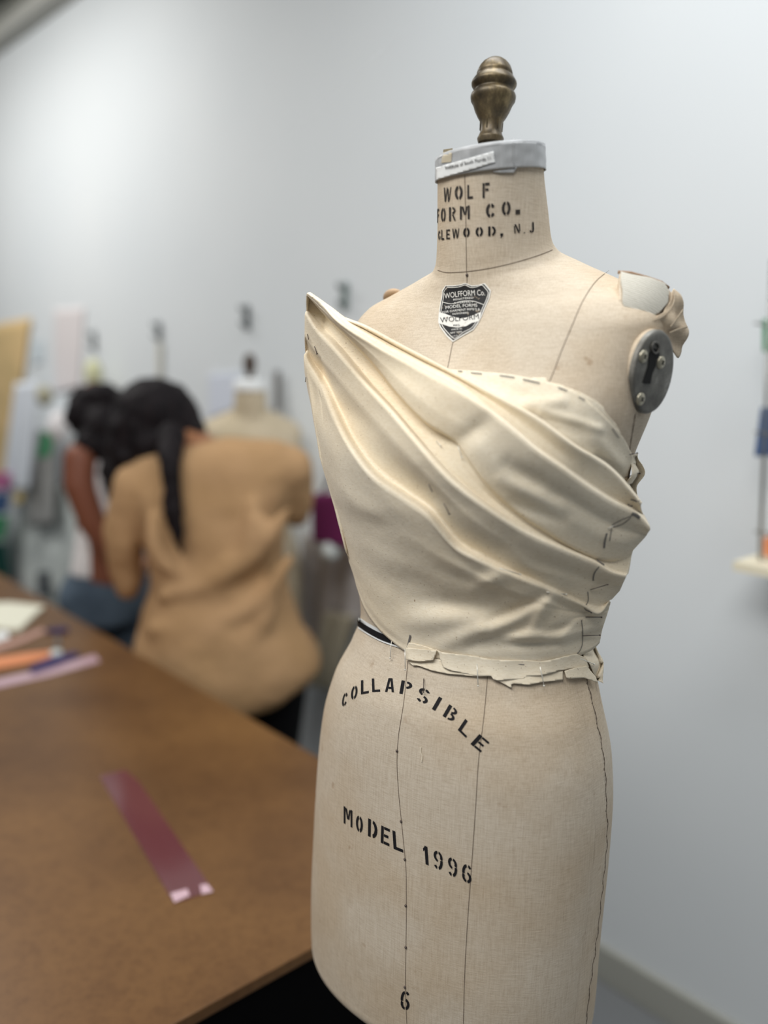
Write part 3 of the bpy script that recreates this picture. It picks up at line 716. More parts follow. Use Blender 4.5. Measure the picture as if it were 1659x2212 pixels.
HF = [(i*240+k, i*240+(k+1) % 240, (i+1)*240+(k+1) % 240, (i+1)*240+k) for i in range(240) for k in range(240)]
HULL = BVHTree.FromPolygons([Vector(q) for q in HP], HF); cast_hull = Caster(HULL)

drape = empty('draped_bodice', (CX0, CY, 1.28), 'cream unbleached muslin bodice draped in diagonal folds and pinned on the large dress form', 'draped fabric')
# fold lines measured on the cloth: x, y, height above the bust (mm), lower edge first
LN = [
 ('hem', [(770, 1262, 2), (790, 1318, 2), (818, 1358, 2), (846, 1384, 2), (866, 1400, 2), (885, 1412, 2.5), (950, 1424, 2.5), (1060, 1436, 3), (1160, 1437, 3), (1245, 1418, 3), (1285, 1398, 8), (1294, 1388, 12)], 5),
 ('a', [(766, 1245, 4), (800, 1305, 5), (845, 1358, 5), (900, 1388, 4), (1000, 1400, 4), (1100, 1400, 4), (1200, 1390, 4), (1258, 1372, 3), (1300, 1358, 12)], 8),
 ('b', [(748, 1190, 6), (800, 1245, 8), (880, 1298, 8), (960, 1320, 7), (1080, 1335, 6), (1200, 1345, 6), (1262, 1336, 5), (1312, 1322, 14)], 9),
 ('c', [(726, 1100, 8), (780, 1150, 11), (860, 1200, 12), (940, 1235, 11), (1040, 1270, 8), (1150, 1305, 8), (1264, 1322, 7), (1316, 1308, 14)], 8),
 ('d', [(694, 985, 11), (740, 1045, 15), (810, 1100, 16), (890, 1150, 15), (955, 1195, 14), (1050, 1245, 11), (1150, 1287, 10), (1264, 1318, 8), (1318, 1300, 15)], 8),
 ('crest1', [(660, 763, 10), (672, 790, 12), (690, 817, 15), (720, 886, 18), (757, 962, 19), (799, 1019, 19), (871, 1073, 18), (925, 1112, 17), (955, 1150, 16), (981, 1179, 15), (1030, 1207, 14), (1079, 1230, 12), (1130, 1252, 12), (1184, 1275, 10), (1264, 1311, 10), (1292, 1327, 12), (1316, 1298, 16)], 5),
 ('foot1', [(664, 752, 5), (680, 785, 4), (704, 816, 4), (735, 882, 4), (771, 956, 4), (812, 1010, 4), (882, 1062, 5), (937, 1102, 5), (968, 1140, 5), (995, 1170, 5), (1041, 1197, 5), (1087, 1221, 5), (1136, 1243, 4), (1190, 1266, 4), (1266, 1302, 3), (1300, 1308, 8), (1320, 1294, 14)], 8),
 ('mid1', [(662, 722, 11), (692, 765, 14), (746, 830, 15), (806, 900, 15), (857, 954, 15), (916, 1013, 15), (972, 1072, 14), (1026, 1122, 12), (1100, 1176, 10), (1130, 1215, 8), (1200, 1240, 7), (1272, 1262, 5), (1338, 1275, 16)], 8),
 ('crest2', [(664, 672, 14), (674, 690, 16), (690, 713, 18), (720, 745, 20), (799, 841, 20), (850, 897, 20), (892, 947, 19), (977, 1040, 17), (1052, 1097, 15), (1136, 1151, 14), (1217, 1189, 13), (1290, 1219, 12), (1325, 1238, 16), (1352, 1244, 20)], 5),
 ('foot2', [(666, 664, 8), (680, 684, 6), (700, 707, 5), (731, 740, 5), (810, 835, 5), (861, 891, 5), (902, 940, 5), (986, 1032, 5), (1060, 1089, 5), (1142, 1143, 5), (1222, 1182, 4), (1293, 1212, 4), (1328, 1232, 12), (1356, 1240, 18)], 6),
 ('valley2', [(667, 650, 6), (700, 688, 4), (740, 729, 3), (800, 795, 3), (868, 872, 3), (940, 945, 3), (1000, 1008, 3), (1045, 1060, 3), (1105, 1112, 3), (1180, 1160, 3), (1240, 1190, 3), (1300, 1211, 3), (1330, 1222, 12), (1360, 1220, 18)], 6),
 ('under3', [(667, 640, 6), (705, 684, 4), (745, 724, 3), (800, 783, 2), (852, 850, 2), (920, 918, 2), (988, 962, 2), (1008, 992, 2), (1043, 1040, 2), (1098, 1095, 2), (1175, 1148, 2), (1240, 1187, 2), (1300, 1210, 2), (1332, 1212, 12), (1363, 1200, 18)], 4),
 ('edge3', [(667, 636, 12), (708, 680, 15), (749, 720, 16), (806, 779, 16), (858, 845, 15), (924, 912, 12), (990, 957, 7), (1011, 988, 6), (1047, 1036, 6), (1102, 1091, 6), (1178, 1144, 6), (1242, 1184, 6), (1302, 1207, 5), (1334, 1206, 13), (1366, 1188, 19)], 10),
 ('bulge3', [(667, 634, 17), (700, 664, 20), (742, 706, 22), (800, 758, 21), (858, 815, 19), (930, 878, 16), (1010, 925, 12), (1050, 975, 11), (1100, 1020, 10), (1160, 1062, 9), (1230, 1110, 8), (1300, 1150, 8), (1345, 1165, 14), (1392, 1160, 22)], 9),
 ('crest3', [(668, 632, 18), (700, 655, 22), (730, 690, 24), (800, 742, 24), (900, 800, 21), (1000, 853, 18), (1068, 899, 17), (1130, 950, 17), (1152, 969, 17), (1206, 1007, 16), (1271, 1053, 15), (1325, 1086, 14), (1380, 1113, 20), (1405, 1143, 24)], 5),
 ('foot3', [(669, 631, 16), (703, 653, 16), (736, 687, 15), (808, 737, 13), (906, 793, 11), (1006, 846, 8), (1074, 892, 6), (1136, 943, 5), (1158, 962, 5), (1212, 1000, 5), (1277, 1046, 5), (1330, 1079, 6), (1376, 1102, 16), (1390, 1112, 20)], 6),
 ('valley4', [(669, 631, 15), (706, 655, 13), (745, 685, 9), (815, 727, 7), (905, 777, 6), (1005, 828, 5), (1080, 878, 5), (1142, 925, 5), (1185, 960, 5), (1228, 992, 5), (1290, 1035, 5), (1340, 1072, 7), (1370, 1090, 14), (1386, 1102, 18)], 6),
 ('crest4', [(669, 630, 15), (704, 658, 14), (724, 678, 13), (790, 708, 12), (853, 742, 11), (962, 799, 10), (1081, 863, 10), (1152, 901, 10), (1239, 964, 11), (1312, 1010, 12), (1363, 1064, 14), (1384, 1089, 18)], 3),
 ('turn4', [(669, 629.5, 12), (706, 656, 10), (727, 675.5, 8), (793, 705, 6), (856, 739, 5), (965, 796, 3), (1084, 860, 3), (1155, 898, 3), (1242, 961, 3), (1315, 1006, 3), (1366, 1060, 6), (1386, 1087, 14)], 0),
]
WRK = [ # soft wrinkles: start, end, width px, height mm
 ((1176, 1286), (1060, 1345), 13, -4.5), ((1172, 1300), (1050, 1362), 15, 3.5), ((1108, 1308), (870, 1302), 26, -3.2), ((955, 1390), (1070, 1350), 16, 3.0), ((1020, 1392), (1140, 1352), 13, -3),
 ((1085, 1244), (1030, 1262), 16, 3.2), ((1070, 1372), (1220, 1376), 12, 3.2), ((1216, 1374), (1266, 1326), 11, 3.2), ((1047, 1392), (1240, 1388), 8, -2.6), ((1190, 1290), (1150, 1352), 14, 3),
 ((1200, 1300), (1255, 1330), 10, -2.2), ((880, 1345), (1010, 1330), 22, 2.2), ((1240, 1348), (1180, 1366), 10, -2.4), ((860, 1240), (960, 1275), 30, -2.5), ((760, 1090), (850, 1145), 20, -3), ((745, 1085), (830, 1110), 14, 2.5),
 ((800, 1040), (880, 1115), 18, 2), ((1055, 912), (996, 955), 20, -5), ((1100, 1005), (1200, 1065), 18, -4.5), ((1200, 1065), (1300, 1105), 14, -4), ((1085, 1035), (1210, 1095), 16, 3.2), ((1110, 1085), (1220, 1130), 12, -2.5),
 ((1230, 1130), (1300, 1120), 14, 2), ((1130, 1165), (1270, 1222), 18, 2), ((1160, 1215), (1260, 1240), 12, -2), ((740, 870), (800, 925), 18, -3), ((790, 880), (900, 1000), 20, 2.2), ((830, 985), (930, 1075), 18, -2.0), ((930, 1075), (1060, 1165), 18, 1.5),
 ((672, 812), (704, 905), 10, -3), ((690, 900), (735, 1000), 12, 3), ((700, 970), (725, 1050), 12, -3), ((690, 905), (700, 960), 9, -2.5), ((722, 1010), (760, 1075), 12, 2.5), ((1240, 1018), (1330, 1070), 12, -2.5), ((1120, 905), (1230, 990), 16, -2),
 ((870, 770), (960, 835), 20, 2), ((1265, 1345), (1300, 1335), 6, -4), ((1262, 1368), (1296, 1356), 6, 4), ((1262, 1300), (1308, 1280), 8, -4), ((1300, 1150), (1375, 1130), 10, -4), ((1310, 1190), (1362, 1190), 12, 4), ((1310, 1085), (1375, 1085), 6, -3)]
def wrk(x, y):
    h = 0
    for (a, b, w_, am) in WRK:
        dx, dy = b[0]-a[0], b[1]-a[1]; L2 = dx*dx+dy*dy; t = ((x-a[0])*dx+(y-a[1])*dy)/L2
        tt = min(max(t, 0), 1); d2_ = ((x-a[0]-dx*tt)**2+(y-a[1]-dy*tt)**2)/(w_*w_)
        if d2_ < 6: h += am*math.exp(-d2_)*(1.45 if a[1] > 1230 else 1.0)*(.35+.65*math.sin(math.pi*min(max(tt*.9+.05, 0), 1)))
    return h
MS, EXT = 300, 26
rows = []
for i, (nm, pts, sub) in enumerate(LN):
    Pa = smoothpx(pts, MS)
    if sub == 0: rows.append((Pa, 0)); break
    Pb = smoothpx(LN[i+1][1], MS)
    for k in range(sub):
        q = k/sub; nx_ = LN[i+1][0]; hq = q**1.35 if nx_[:5] == 'crest' else (q**1.6 if nm[:4] in ('foot', 'unde') else (1-(1-q)**1.25 if nm[:4] == 'edge' else smooth01(q))); R_ = Pa*(1-q)+Pb*q; R_[:, 2] = Pa[:, 2]*(1-hq)+Pb[:, 2]*hq; rows.append((R_, i))
V = []; nR = len(rows)
for R_, i in rows:
    base, hs = [], []
    for x, y, h in R_:
        p_, n_, hit = cast_hull(x, y); am_ = 1+.8*(1-float(smooth01((x-1000)/260))); hh = 6.5+(h-6.5)*am_+wrk(x, y)*1.2
        wr = .90+.10*float(smooth01((x-1100)/120)); dv = n_*(1-wr)-ray(x, y)*wr; dv /= np.linalg.norm(dv)
        base.append(p_+dv*(max(hh, .6)+.8)*.001); hs.append(hh)
    for k in range(1, MS):                                         # towards the side seam the cloth leaves the body and stands out
        if R_[k][0] > 1225:
            D0 = np.linalg.norm(base[k-1]-CAM); D1 = np.linalg.norm(base[k]-CAM); lim = D0+.00042*max(0.0, R_[k][0]-R_[k-1][0])
            if D1 > lim: base[k] = CAM+(base[k]-CAM)/D1*lim
    for k in range(MS-2, -1, -1):
        if R_[k][0] < 800:
            D0 = np.linalg.norm(base[k+1]-CAM); D1 = np.linalg.norm(base[k]-CAM); lim = D0+.0010*math.hypot(R_[k+1][0]-R_[k][0], .5*(R_[k+1][1]-R_[k][1]))+.00005
            if D1 > lim: base[k] = CAM+(base[k]-CAM)/D1*lim
    p0 = base[0]; ph0 = math.atan2((p0[:2]-np.array([CX0, CY])) @ SD, (p0[:2]-np.array([CX0, CY])) @ FD)
    r0_ = hull(p0[2], ph0); d0 = p0-r0_
    ext = []
    for e in range(EXT, 0, -1):
        a_ = ph0 - math.radians(44)*e/EXT; drop = max(0.0, p0[2]-1.50)*.8*(e/EXT)**.7
        if ph0 > 0: a_ = ph0
        q_ = hull(p0[2]-drop, a_)+d0*(1-e/EXT*.4); x_p = float((p0-CAM) @ RV)/float((p0-CAM) @ fw); x_q = float((q_-CAM) @ RV)/float((q_-CAM) @ fw)
        if x_q < x_p+.0004*e: q_ = q_+RV*(x_p+.0004*e-x_q)*float((q_-CAM) @ fw)      # the cloth turns straight back at its edge
        ext.append(q_)
    V += ext+base
NC = MS+EXT
F_ = [(j*NC+k, j*NC+k+1, (j+1)*NC+k+1, (j+1)*NC+k) for j in range(nR-1) for k in range(NC-1)]
VA = np.array(V).reshape(nR, NC, 3)
for it in range(2):                                                # ease the cloth so that no ray step shows
    S_ = VA.copy(); S_[:, 1:-1] = VA[:, 1:-1]*.5+(VA[:, :-2]+VA[:, 2:])*.25; VA = S_
front = mesh('folded_front', list(VA.reshape(-1, 3)), F_, M['muslin'], drape); solid(front, .0008, 1)
DV = [Vector(q) for q in VA.reshape(-1, 3)]
FRONT = BVHTree.FromPolygons(DV, F_)
# bust panel under the folds, up to the neckline
UP = [tuple(q) for q in smoothpx([(955, 800), (985, 802), (1040, 806), (1100, 812), (1150, 821), (1200, 834), (1240, 850), (1275, 876), (1310, 908), (1340, 942), (1362, 984)], 40)]
UP += [(1360, 1000), (1352, 1020), (1352, 1042), (1375, 1075), (1372, 1082), (1345, 1078), (1300, 1045), (1240, 985), (1150, 920), (1080, 885), (1000, 840), (955, 812)]
UW = [((1130, 880), (1210, 868), 14, 2.2), ((1150, 905), (1260, 930), 16, -2), ((1170, 890), (1290, 925), 10, 2), ((1060, 835), (1130, 855), 14, -1.8), ((1270, 930), (1330, 1000), 16, 2), ((1290, 985), (1345, 1040), 10, -2)]
def upoff(x, y):
    h = 2.2
    for (a, b, w_, am) in UW:
        dx, dy = b[0]-a[0], b[1]-a[1]; t = min(max(((x-a[0])*dx+(y-a[1])*dy)/(dx*dx+dy*dy), 0), 1)
        h += am*math.exp(-((x-a[0]-dx*t)**2+(y-a[1]-dy*t)**2)/(w_*w_))
    return max(h, .8)*.001
panel = patch('bust_panel', UP, 4, M['muslin'], drape, cast_body, upoff, .0006)
v_, f_ = patch_geo(UP, 6, cast_body, upoff); PAN = BVHTree.FromPolygons([Vector(q) for q in v_], f_)
patch('neckline_turning', [(1150, 817), (1180, 818), (1180, 826), (1210, 832), (1255, 850), (1285, 866), (1301, 880), (1304, 889), (1325, 912), (1335, 928), (1340, 945), (1330, 940), (1300, 905), (1262, 872), (1200, 838), (1152, 826)], 4, M['muslin'], drape, cast_body, .0012, .0004)
# ragged seam allowances
cast_dr = Caster([FRONT, PAN, BODY])
def allow(name, poly, off, step=4, caster=cast_body): return patch(name, poly, step, M['muslin'], drape, caster, off, .0006)
allow('seam_allowance', [(885, 1396), (905, 1402), (925, 1408), (940, 1412), (948, 1400), (952, 1402), (956, 1420), (962, 1441), (975, 1448), (1030, 1460), (1034, 1461), (1062, 1460), (1066, 1468), (1075, 1470), (1130, 1466), (1134, 1460), (1165, 1458), (1200, 1447), (1230, 1444), (1262, 1441), (1256, 1418), (1240, 1410), (1160, 1425), (1060, 1420), (960, 1405), (890, 1385)], lambda x, y: .0046+.0012*math.sin(x*.06))
allow('seam_allowance', [(886, 1396), (950, 1401), (946, 1416), (942, 1425), (915, 1430), (884, 1426)], .0068)
allow('seam_allowance', [(884, 1428), (896, 1439), (905, 1438), (935, 1449), (970, 1456), (1028, 1461), (1068, 1461), (1060, 1440), (960, 1425), (890, 1415)], .0030)
allow('seam_allowance', [(1065, 1458), (1070, 1469), (1078, 1472), (1104, 1486), (1103, 1476), (1140, 1479), (1165, 1474), (1211, 1468), (1211, 1450), (1180, 1450), (1130, 1455)], .0034)
allow('seam_allowance', [(1212, 1448), (1216, 1463), (1222, 1466), (1252, 1464), (1280, 1474), (1276, 1462), (1266, 1450), (1258, 1438), (1238, 1440)], .0050)
allow('seam_allowance', [(1254, 1418), (1256, 1398), (1264, 1370), (1284, 1380), (1288, 1400), (1291, 1440), (1300, 1462), (1303, 1476), (1285, 1466), (1266, 1442)], lambda x, y: .003+.003*math.sin(y*.08))
allow('seam_allowance', [(1352, 985), (1362, 982), (1372, 978), (1380, 1002), (1376, 1030), (1372, 1058), (1366, 1072), (1350, 1055), (1346, 1035), (1352, 1012), (1358, 1000)], lambda x, y: .004+.003*math.sin(y*.1))

def dmark(pts, w_=.0011): return ribbon('pencil_mark', pts, w_, M['pencil'], drape, cast_dr, .0014)
for pts, w_ in (([(1320, 1133), (1340, 1122), (1364, 1112)], .0009), ([(1322, 1138), (1345, 1130), (1362, 1115)], .0009), ([(1362, 1108), (1372, 1111), (1380, 1117)], .0030), ([(1303, 1182), (1305, 1166), (1309, 1151)], .0020), ([(1315, 1167), (1319, 1141)], .0010), ([(1287, 1212), (1302, 1222)], .0030),
                ([(1280, 1252), (1283, 1236), (1293, 1222)], .0012), ([(1268, 1276), (1269, 1295), (1264, 1308)], .0009), ([(1355, 1087), (1358, 1092), (1366, 1090)], .0016), ([(1362, 1076), (1374, 1080), (1379, 1083)], .0018), ([(1262, 1311), (1276, 1323)], .0016),
                ([(1254, 1338), (1257, 1372), (1253, 1400), (1243, 1415)], .0010), ([(990, 803.5), (1000, 804)], .0010), ([(1018, 807), (1042, 809)], .0010), ([(1080, 812.5), (1112, 817)], .0010), ([(1130, 821), (1166, 829)], .0012), ([(1205, 838), (1224, 845)], .0012), ([(1248, 857), (1262, 865)], .0010), ([(1320, 925), (1334, 945)], .0010),
                ([(881, 1402), (885, 1385), (888, 1370)], .0022), ([(905, 1403), (925, 1409)], .0010), ([(1070, 1430), (1132, 1435)], .0010), ([(1168, 1437), (1195, 1433)], .0012)): dmark(pts, w_)

# dressmaker pins
cast_pin = Caster([BVHTree.FromPolygons([Vector(q) for q in VA.reshape(-1, 3)], F_), PAN, BODY])
def pin(x0, y0, x1, y1, label, dark=False, head=True, lift=.0062):
    a = cast_pin(x0, y0); b = cast_pin(x1, y1); hem_ = y0 > 1380 and x0 > 880 and not dark; p0 = a[0]+a[1]*(.0085 if hem_ else .0016); p1 = b[0]+b[1]*(.0080 if hem_ else lift*.6)
    m_ = M['pind'] if dark else M['pin']; g1 = tube_geo([p0, p0*.5+p1*.5, p1], .00042, 8)
    o_ = mesh('dressmaker_pin', *g1, m_); v, f = ellipsoid_geo(p1, (.0010, 0, 0), (0, .0010, 0), (0, 0, .0008), 10, 6)
    rebase(o_, p0); tag(o_, label, 'pin', 'dressmaker pins in the muslin')
    if head: mesh('pin_head', v, f, m_, o_)
pin(848, 1384, 848, 1423, 'steel pin hanging below the hem at the end of the black waist tape')
pin(886, 1396, 885, 1449, 'long steel pin through the hem beside the pencilled centre front')
pin(1034, 1427, 1035, 1482, 'upright steel pin in the middle of the torn hem, above the letter B')
pin(1160, 1434, 1168, 1481, 'upright steel pin in the right part of the torn hem')
pin(1240, 1417, 1267, 1434, 'slanting steel pin at the right end of the hem, by the side seam')
pin(917, 1466, 918, 1496, 'rusty dark pin stuck in the linen by the letter S', True)
pin(1078, 1230, 1123, 1235, 'level steel pin holding the lowest fold, left of its neighbour')
pin(1180, 1276, 1218, 1279, 'level steel pin holding the lowest fold, nearer the side seam')
pin(1273, 1272, 1311, 1255, 'pin slanting upward at the right side, below the crossed folds', True)
pin(1263, 1331, 1293, 1331, 'level dark pin where the lowest fold meets the side seam', True)
pin(1256, 1371, 1290, 1367, 'lowest dark pin on the side seam', True)
pin(943, 955, 955, 968, 'short pin in the valley left of the creased tuck point', head=False)
pin(992, 960, 1006, 983, 'steel pin at the point of the big tuck on the bust')
pin(929, 1044, 940, 1057, 'short dark pin in the broad middle fold, upper of two', True, head=False)
pin(961, 1085, 976, 1105, 'dark pin in the broad middle fold, lower of two', True)
pin(666, 721, 673, 732, 'short dark pin at the far left edge of the raised fold', True, head=False)
pin(682, 748, 690, 763, 'dark headed pin near the far left edge of the raised fold', True)
pin(664, 815, 667, 824, 'tiny dark pin at the left edge under the raised fold', True, head=False)
pin(1310, 1141, 1321, 1131, 'short bright pin at the pencilled corner on the right side', head=False)
pin(1357, 981, 1368, 976, 'small pin at the underarm corner of the bust panel', True)
pin(1347, 1030, 1373, 1022, 'dark pin on the upper side seam below the underarm', True)

# ------------------------------------------------------------------ table
TC = np.array([.1836, 1.3294, 0]); TW = -WN if (WN @ np.array([-.7, -.7, 0])) < 0 else WN    # along the near edge, to the left of the picture
tb = empty('work_table', TC+TW*1.1+WD*1.9, 'large brown hardboard cutting table with a black skirt, behind the dress form', 'table')
def tbox(name, u0_, u1_, w0_, w1_, z0, z1, m, bev=.0):
    c_ = TC+TW*(u0_+u1_)/2+WD*(w0_+w1_)/2+np.array([0, 0, (z0+z1)/2]); return box(name, c_, abs(u1_-u0_), abs(w1_-w0_), z1-z0, m, tb, ax=TW, ay=WD, bev=bev)
tbox('tabletop', 0, 2.2, 0, 3.8, .762, .78, M['wood'], .002)
tbox('table_skirt', .012, 2.15, .006, 3.7, .04, .762, M['black'])
for u_ in (.1, 2.05):
    for w_ in (.1, 3.6): tbox('leg', u_, u_+.06, w_, w_+.06, 0, .05, M['black'])
TZ = .78
def flat(name, poly, z0, th, m, label=None, cat=None, parent=None):
    P = [atz(x, y, z0) for x, y in poly]; n = len(P); V = [p_ for p_ in P]+[p_+np.array([0, 0, th]) for p_ in P]
    F_ = [tuple(range(n)), tuple(range(2*n-1, n-1, -1))]+[(k, n+k, n+(k+1) % n, (k+1) % n) for k in range(n)]
    o_ = mesh(name, V, F_, m, parent, smooth=False)
    if label: rebase(o_, P[0]); tag(o_, label, cat)
    return o_
rl = flat('plastic_ruler', [(215, 1678), (270, 1664), (300, 1690), (460, 1925), (376, 1952)], TZ, .0015, M['ruler'], 'mauve translucent plastic strip lying alone on the brown table', 'ruler')
flat('glossy_end', [(368, 1930), (404, 1920), (410, 1934), (377, 1950)], TZ+.0016, .0004, M['ruler2'], parent=rl); flat('glossy_end', [(432, 1912), (448, 1910), (460, 1926), (436, 1932)], TZ+.0016, .0004, M['ruler2'], parent=rl)
flat('clear_ruler', [(-30, 1474), (100, 1445), (205, 1415), (216, 1430), (110, 1460), (-30, 1492)], TZ, .002, M['ruler2'], 'pale pink clear ruler near the far left of the table', 'ruler')
flat('marker', [(62, 1448), (110, 1425), (160, 1414), (172, 1418), (120, 1440), (70, 1456)], TZ+.0022, .008, M['navy'], 'navy blue marker lying on the pale pink ruler', 'marker')
flat('orange_strip', [(-30, 1428), (60, 1415), (112, 1410), (114, 1420), (60, 1434), (-30, 1450)], TZ, .006, M['orange'], 'orange strip lying above the pale pink ruler at the left edge', 'ruler')
v, f = lathe_geo([(0, .0), (0, .016), (.008, .018), (.014, .012), (.016, .0)], atz(122, 1416, TZ)+np.array([0, 0, .001]), (0, 0, 1), 20); rebase(mesh('tape_roll', v, f, M['greyc']), atz(122, 1416, TZ)); tag(bpy.context.scene.objects['tape_roll'], 'small pale round roll at the end of the orange strip', 'roll')
flat('paper_stack', [(-60, 1312), (20, 1308), (96, 1316), (72, 1338), (44, 1366), (-60, 1358)], TZ, .012, mat('cream_paper', (228, 226, 208), .8, .1), 'stack of cream white paper on the far left of the table', 'paper')
flat('paper_scrap', [(-20, 1370), (16, 1366), (20, 1378), (-20, 1392)], TZ, .004, M['white'], 'small white paper scrap at the left edge, in front of the paper stack', 'paper')
flat('fabric_strip', [(-20, 1398), (40, 1380), (92, 1358), (98, 1366), (50, 1388), (-20, 1412)], TZ, .003, mat('rose_strip', (186, 150, 138), .8, .1), 'dusty pink fabric strip in front of the paper stack', 'fabric')
sc_o = empty('scissors', atz(125, 1382, TZ), 'small dark scissors lying near the right table edge, beyond the rulers', 'scissors')
for s in (-1, 1):
    a = atz(125+s*8, 1366, TZ)+np.array([0, 0, .006]); b = atz(125-s*5, 1400, TZ)+np.array([0, 0, .006])
    v, f = tube_geo([a*.5+b*.5, b], [.006, .002], 8); mesh('blade', v, f, M['greyp'], sc_o)
    v, f = tube_geo([a+np.array([math.cos(q)*.018, math.sin(q)*.018, 0]) for q in np.linspace(0, 2*math.pi, 17)], .004, 8); mesh('handle', v, f, M['navy'], sc_o)

# ------------------------------------------------------------------ people
def remesh(o_, vox, it=6):
    m = o_.modifiers.new('Remesh', 'REMESH'); m.mode = 'VOXEL'; m.voxel_size = vox; m.use_smooth_shade = True
    s = o_.modifiers.new('Smooth', 'SMOOTH'); s.iterations = it; s.factor = .5; return o_
def P3(x, y, Y): return aty(x, y, Y)
def chain(parts, pts, rads, n=14, flat=1.0):
    """tapered limb through the joints, rounded at each joint"""
    pts = [np.array(p_, float) for p_ in pts]; parts.append(tube_geo(pts, rads, n, True, flat))
    for p_, r_ in zip(pts, rads): parts.append(ellipsoid_geo(p_, (r_, 0, 0), (0, r_, 0), (0, 0, r_), 14, 8))
def hand(parts, wrist, direction, up=(0, 0, 1)):
    d = np.array(direction, float); d /= np.linalg.norm(d); u_ = np.array(up, float); s_ = np.cross(d, u_); s_ /= np.linalg.norm(s_); u_ = np.cross(s_, d); w_ = np.array(wrist, float)
    parts.append(ellipsoid_geo(w_+d*.045, s_*.040, u_*.014, d*.050, 18, 12))
    for k, ln in enumerate((.062, .074, .078, .070, .056)):
        if k == 0:
            b_ = w_+d*.025+s_*.034; pts = [b_, b_+(d*.6+s_*.75)*.030, b_+(d*1.2+s_*.8-u_*.25)*.048]; chain(parts, pts, [.011, .0095, .008], 10)
        else:
            b_ = w_+d*.085+s_*(.030-.019*(k-1)); pts = [b_-d*.015, b_+d*ln*.45-u_*.004, b_+d*ln*.75-u_*.018, b_+d*ln*.9-u_*.034]; chain(parts, pts, [.0095, .009, .0082, .0072], 10)
def sect_loft(secs, Y, dep, n=40, tilt=0.0):
    """cloth hull from rows: y px, left x, right x (at distance Y), half depth"""
    V = []; m = len(secs)
    for (y, xl, xr, dp) in secs:
        a = P3(xl, y, Y); b = P3(xr, y, Y); c_ = (a+b)/2; hx = (b-a)/2
        for k in range(n):
            q = 2*math.pi*k/n; cx_ = math.cos(q); sy_ = math.sin(q)
            V.append(c_+hx*np.sign(cx_)*abs(cx_)**.85+np.array([0, 1.0, 0])*dp*np.sign(sy_)*abs(sy_)**.85)
    F_ = [(j*n+k, (j+1)*n+k, (j+1)*n+(k+1) % n, j*n+(k+1) % n) for j in range(m-1) for k in range(n)]
    F_ += [tuple(range(n)), tuple(range(m*n-1, (m-1)*n-1, -1))]
    return V, F_
def add_folds(obj_mod_strength, o_, size):
    t = bpy.data.textures.new('folds', 'CLOUDS'); t.noise_scale = size; d = o_.modifiers.new('Displace', 'DISPLACE'); d.texture = t; d.strength = obj_mod_strength; d.mid_level = .5; d.texture_coords = 'GLOBAL'
YA = 2.36; ka = YA/1850
pa = empty('person', (P3(540, 1450, YA)[0], YA+.05, 0), 'person seen from behind in a loose tan t-shirt with a long dark ponytail, bending over', 'person')
hipL = P3(480, 1440, YA+.02); hipR = P3(585, 1440, YA+.02)
parts = []
chain(parts, [P3(540, 1420, YA), P3(500, 1250, YA), P3(455, 1080, YA+.02), P3(425, 1000, YA+.04)], [.135, .120, .135, .09])
chain(parts, [P3(300, 1030, YA+.02), P3(440, 1010, YA+.03), P3(600, 1015, YA+.02)], [.06, .075, .06])
chain(parts, [P3(430, 1000, YA+.04), P3(405, 950, YA+.06), P3(375, 915, YA+.10)], [.065, .052, .05])
hd = P3(350, 905, YA+.12); parts.append(ellipsoid_geo(hd, (.078, 0, -.02), (0, .095, 0), (.02, 0, .108), 24, 18))
parts.append(ellipsoid_geo(hd+np.array([-.02, .095, -.03]), (.012, 0, 0), (0, .02, 0), (0, 0, .02), 10, 8))
for s in (-1, 1): parts.append(ellipsoid_geo(hd+np.array([s*.080, 0, -.01]), (.010, 0, 0), (0, .018, 0), (0, 0, .030), 10, 8))
chain(parts, [P3(290, 1040, YA), P3(272, 1240, YA+.04), P3(300, 1230, YA+.24)], [.052, .040, .028]); hand(parts, P3(300, 1230, YA+.24), (.15, .9, .1))
chain(parts, [P3(615, 1010, YA), P3(640, 1110, YA+.12), P3(580, 1080, YA+.20)], [.052, .040, .028]); hand(parts, P3(580, 1080, YA+.20), (-.5, .8, .25))
for hp_ in (hipL, hipR):
    chain(parts, [hp_, np.array([hp_[0], YA+.06, .46]), np.array([hp_[0], YA+.02, .09])], [.095, .062, .045]); parts.append(ellipsoid_geo(np.array([hp_[0], YA+.09, .04]), (.045, 0, 0), (0, .125, 0), (0, 0, .04), 18, 10))
v, f = join(parts); body_a = remesh(mesh('body', v, f, M['skin2'], pa), .009, 4)
parts = []
parts.append(sect_loft([(946, 470, 560, .05), (955, 430, 610, .075), (975, 375, 640, .10), (1010, 320, 650, .12), (1060, 292, 628, .135), (1120, 304, 612, .14), (1200, 324, 606, .14), (1270, 332, 624, .145), (1340, 306, 650, .16), (1400, 292, 684, .17), (1438, 294, 694, .175), (1470, 310, 674, .172), (1506, 370, 612, .16)], YA, .1))
chain(parts, [P3(335, 1010, YA), P3(290, 1050, YA-.01), P3(264, 1150, YA), P3(272, 1268, YA+.03)], [40*ka, 52*ka, 44*ka, 30*ka], 20)
chain(parts, [P3(590, 990, YA), P3(632, 1010, YA), P3(638, 1092, YA+.07)], [44*ka, 50*ka, 41*ka], 20)
for pth in ([(628, 1090), (560, 1180), (470, 1250), (340, 1290)], [(630, 1200), (560, 1300), (450, 1345), (320, 1360)], [(545, 1080), (550, 1150), (520, 1230)], [(600, 1290), (540, 1380), (440, 1430)], [(330, 1110), (345, 1200), (400, 1250)]):
    Q_ = smoothpx(pth, 12); parts.append(tube_geo([P3(x, y, YA-.128) for x, y in Q_], [.012+.020*math.sin(math.pi*i/11) for i in range(12)], 12))
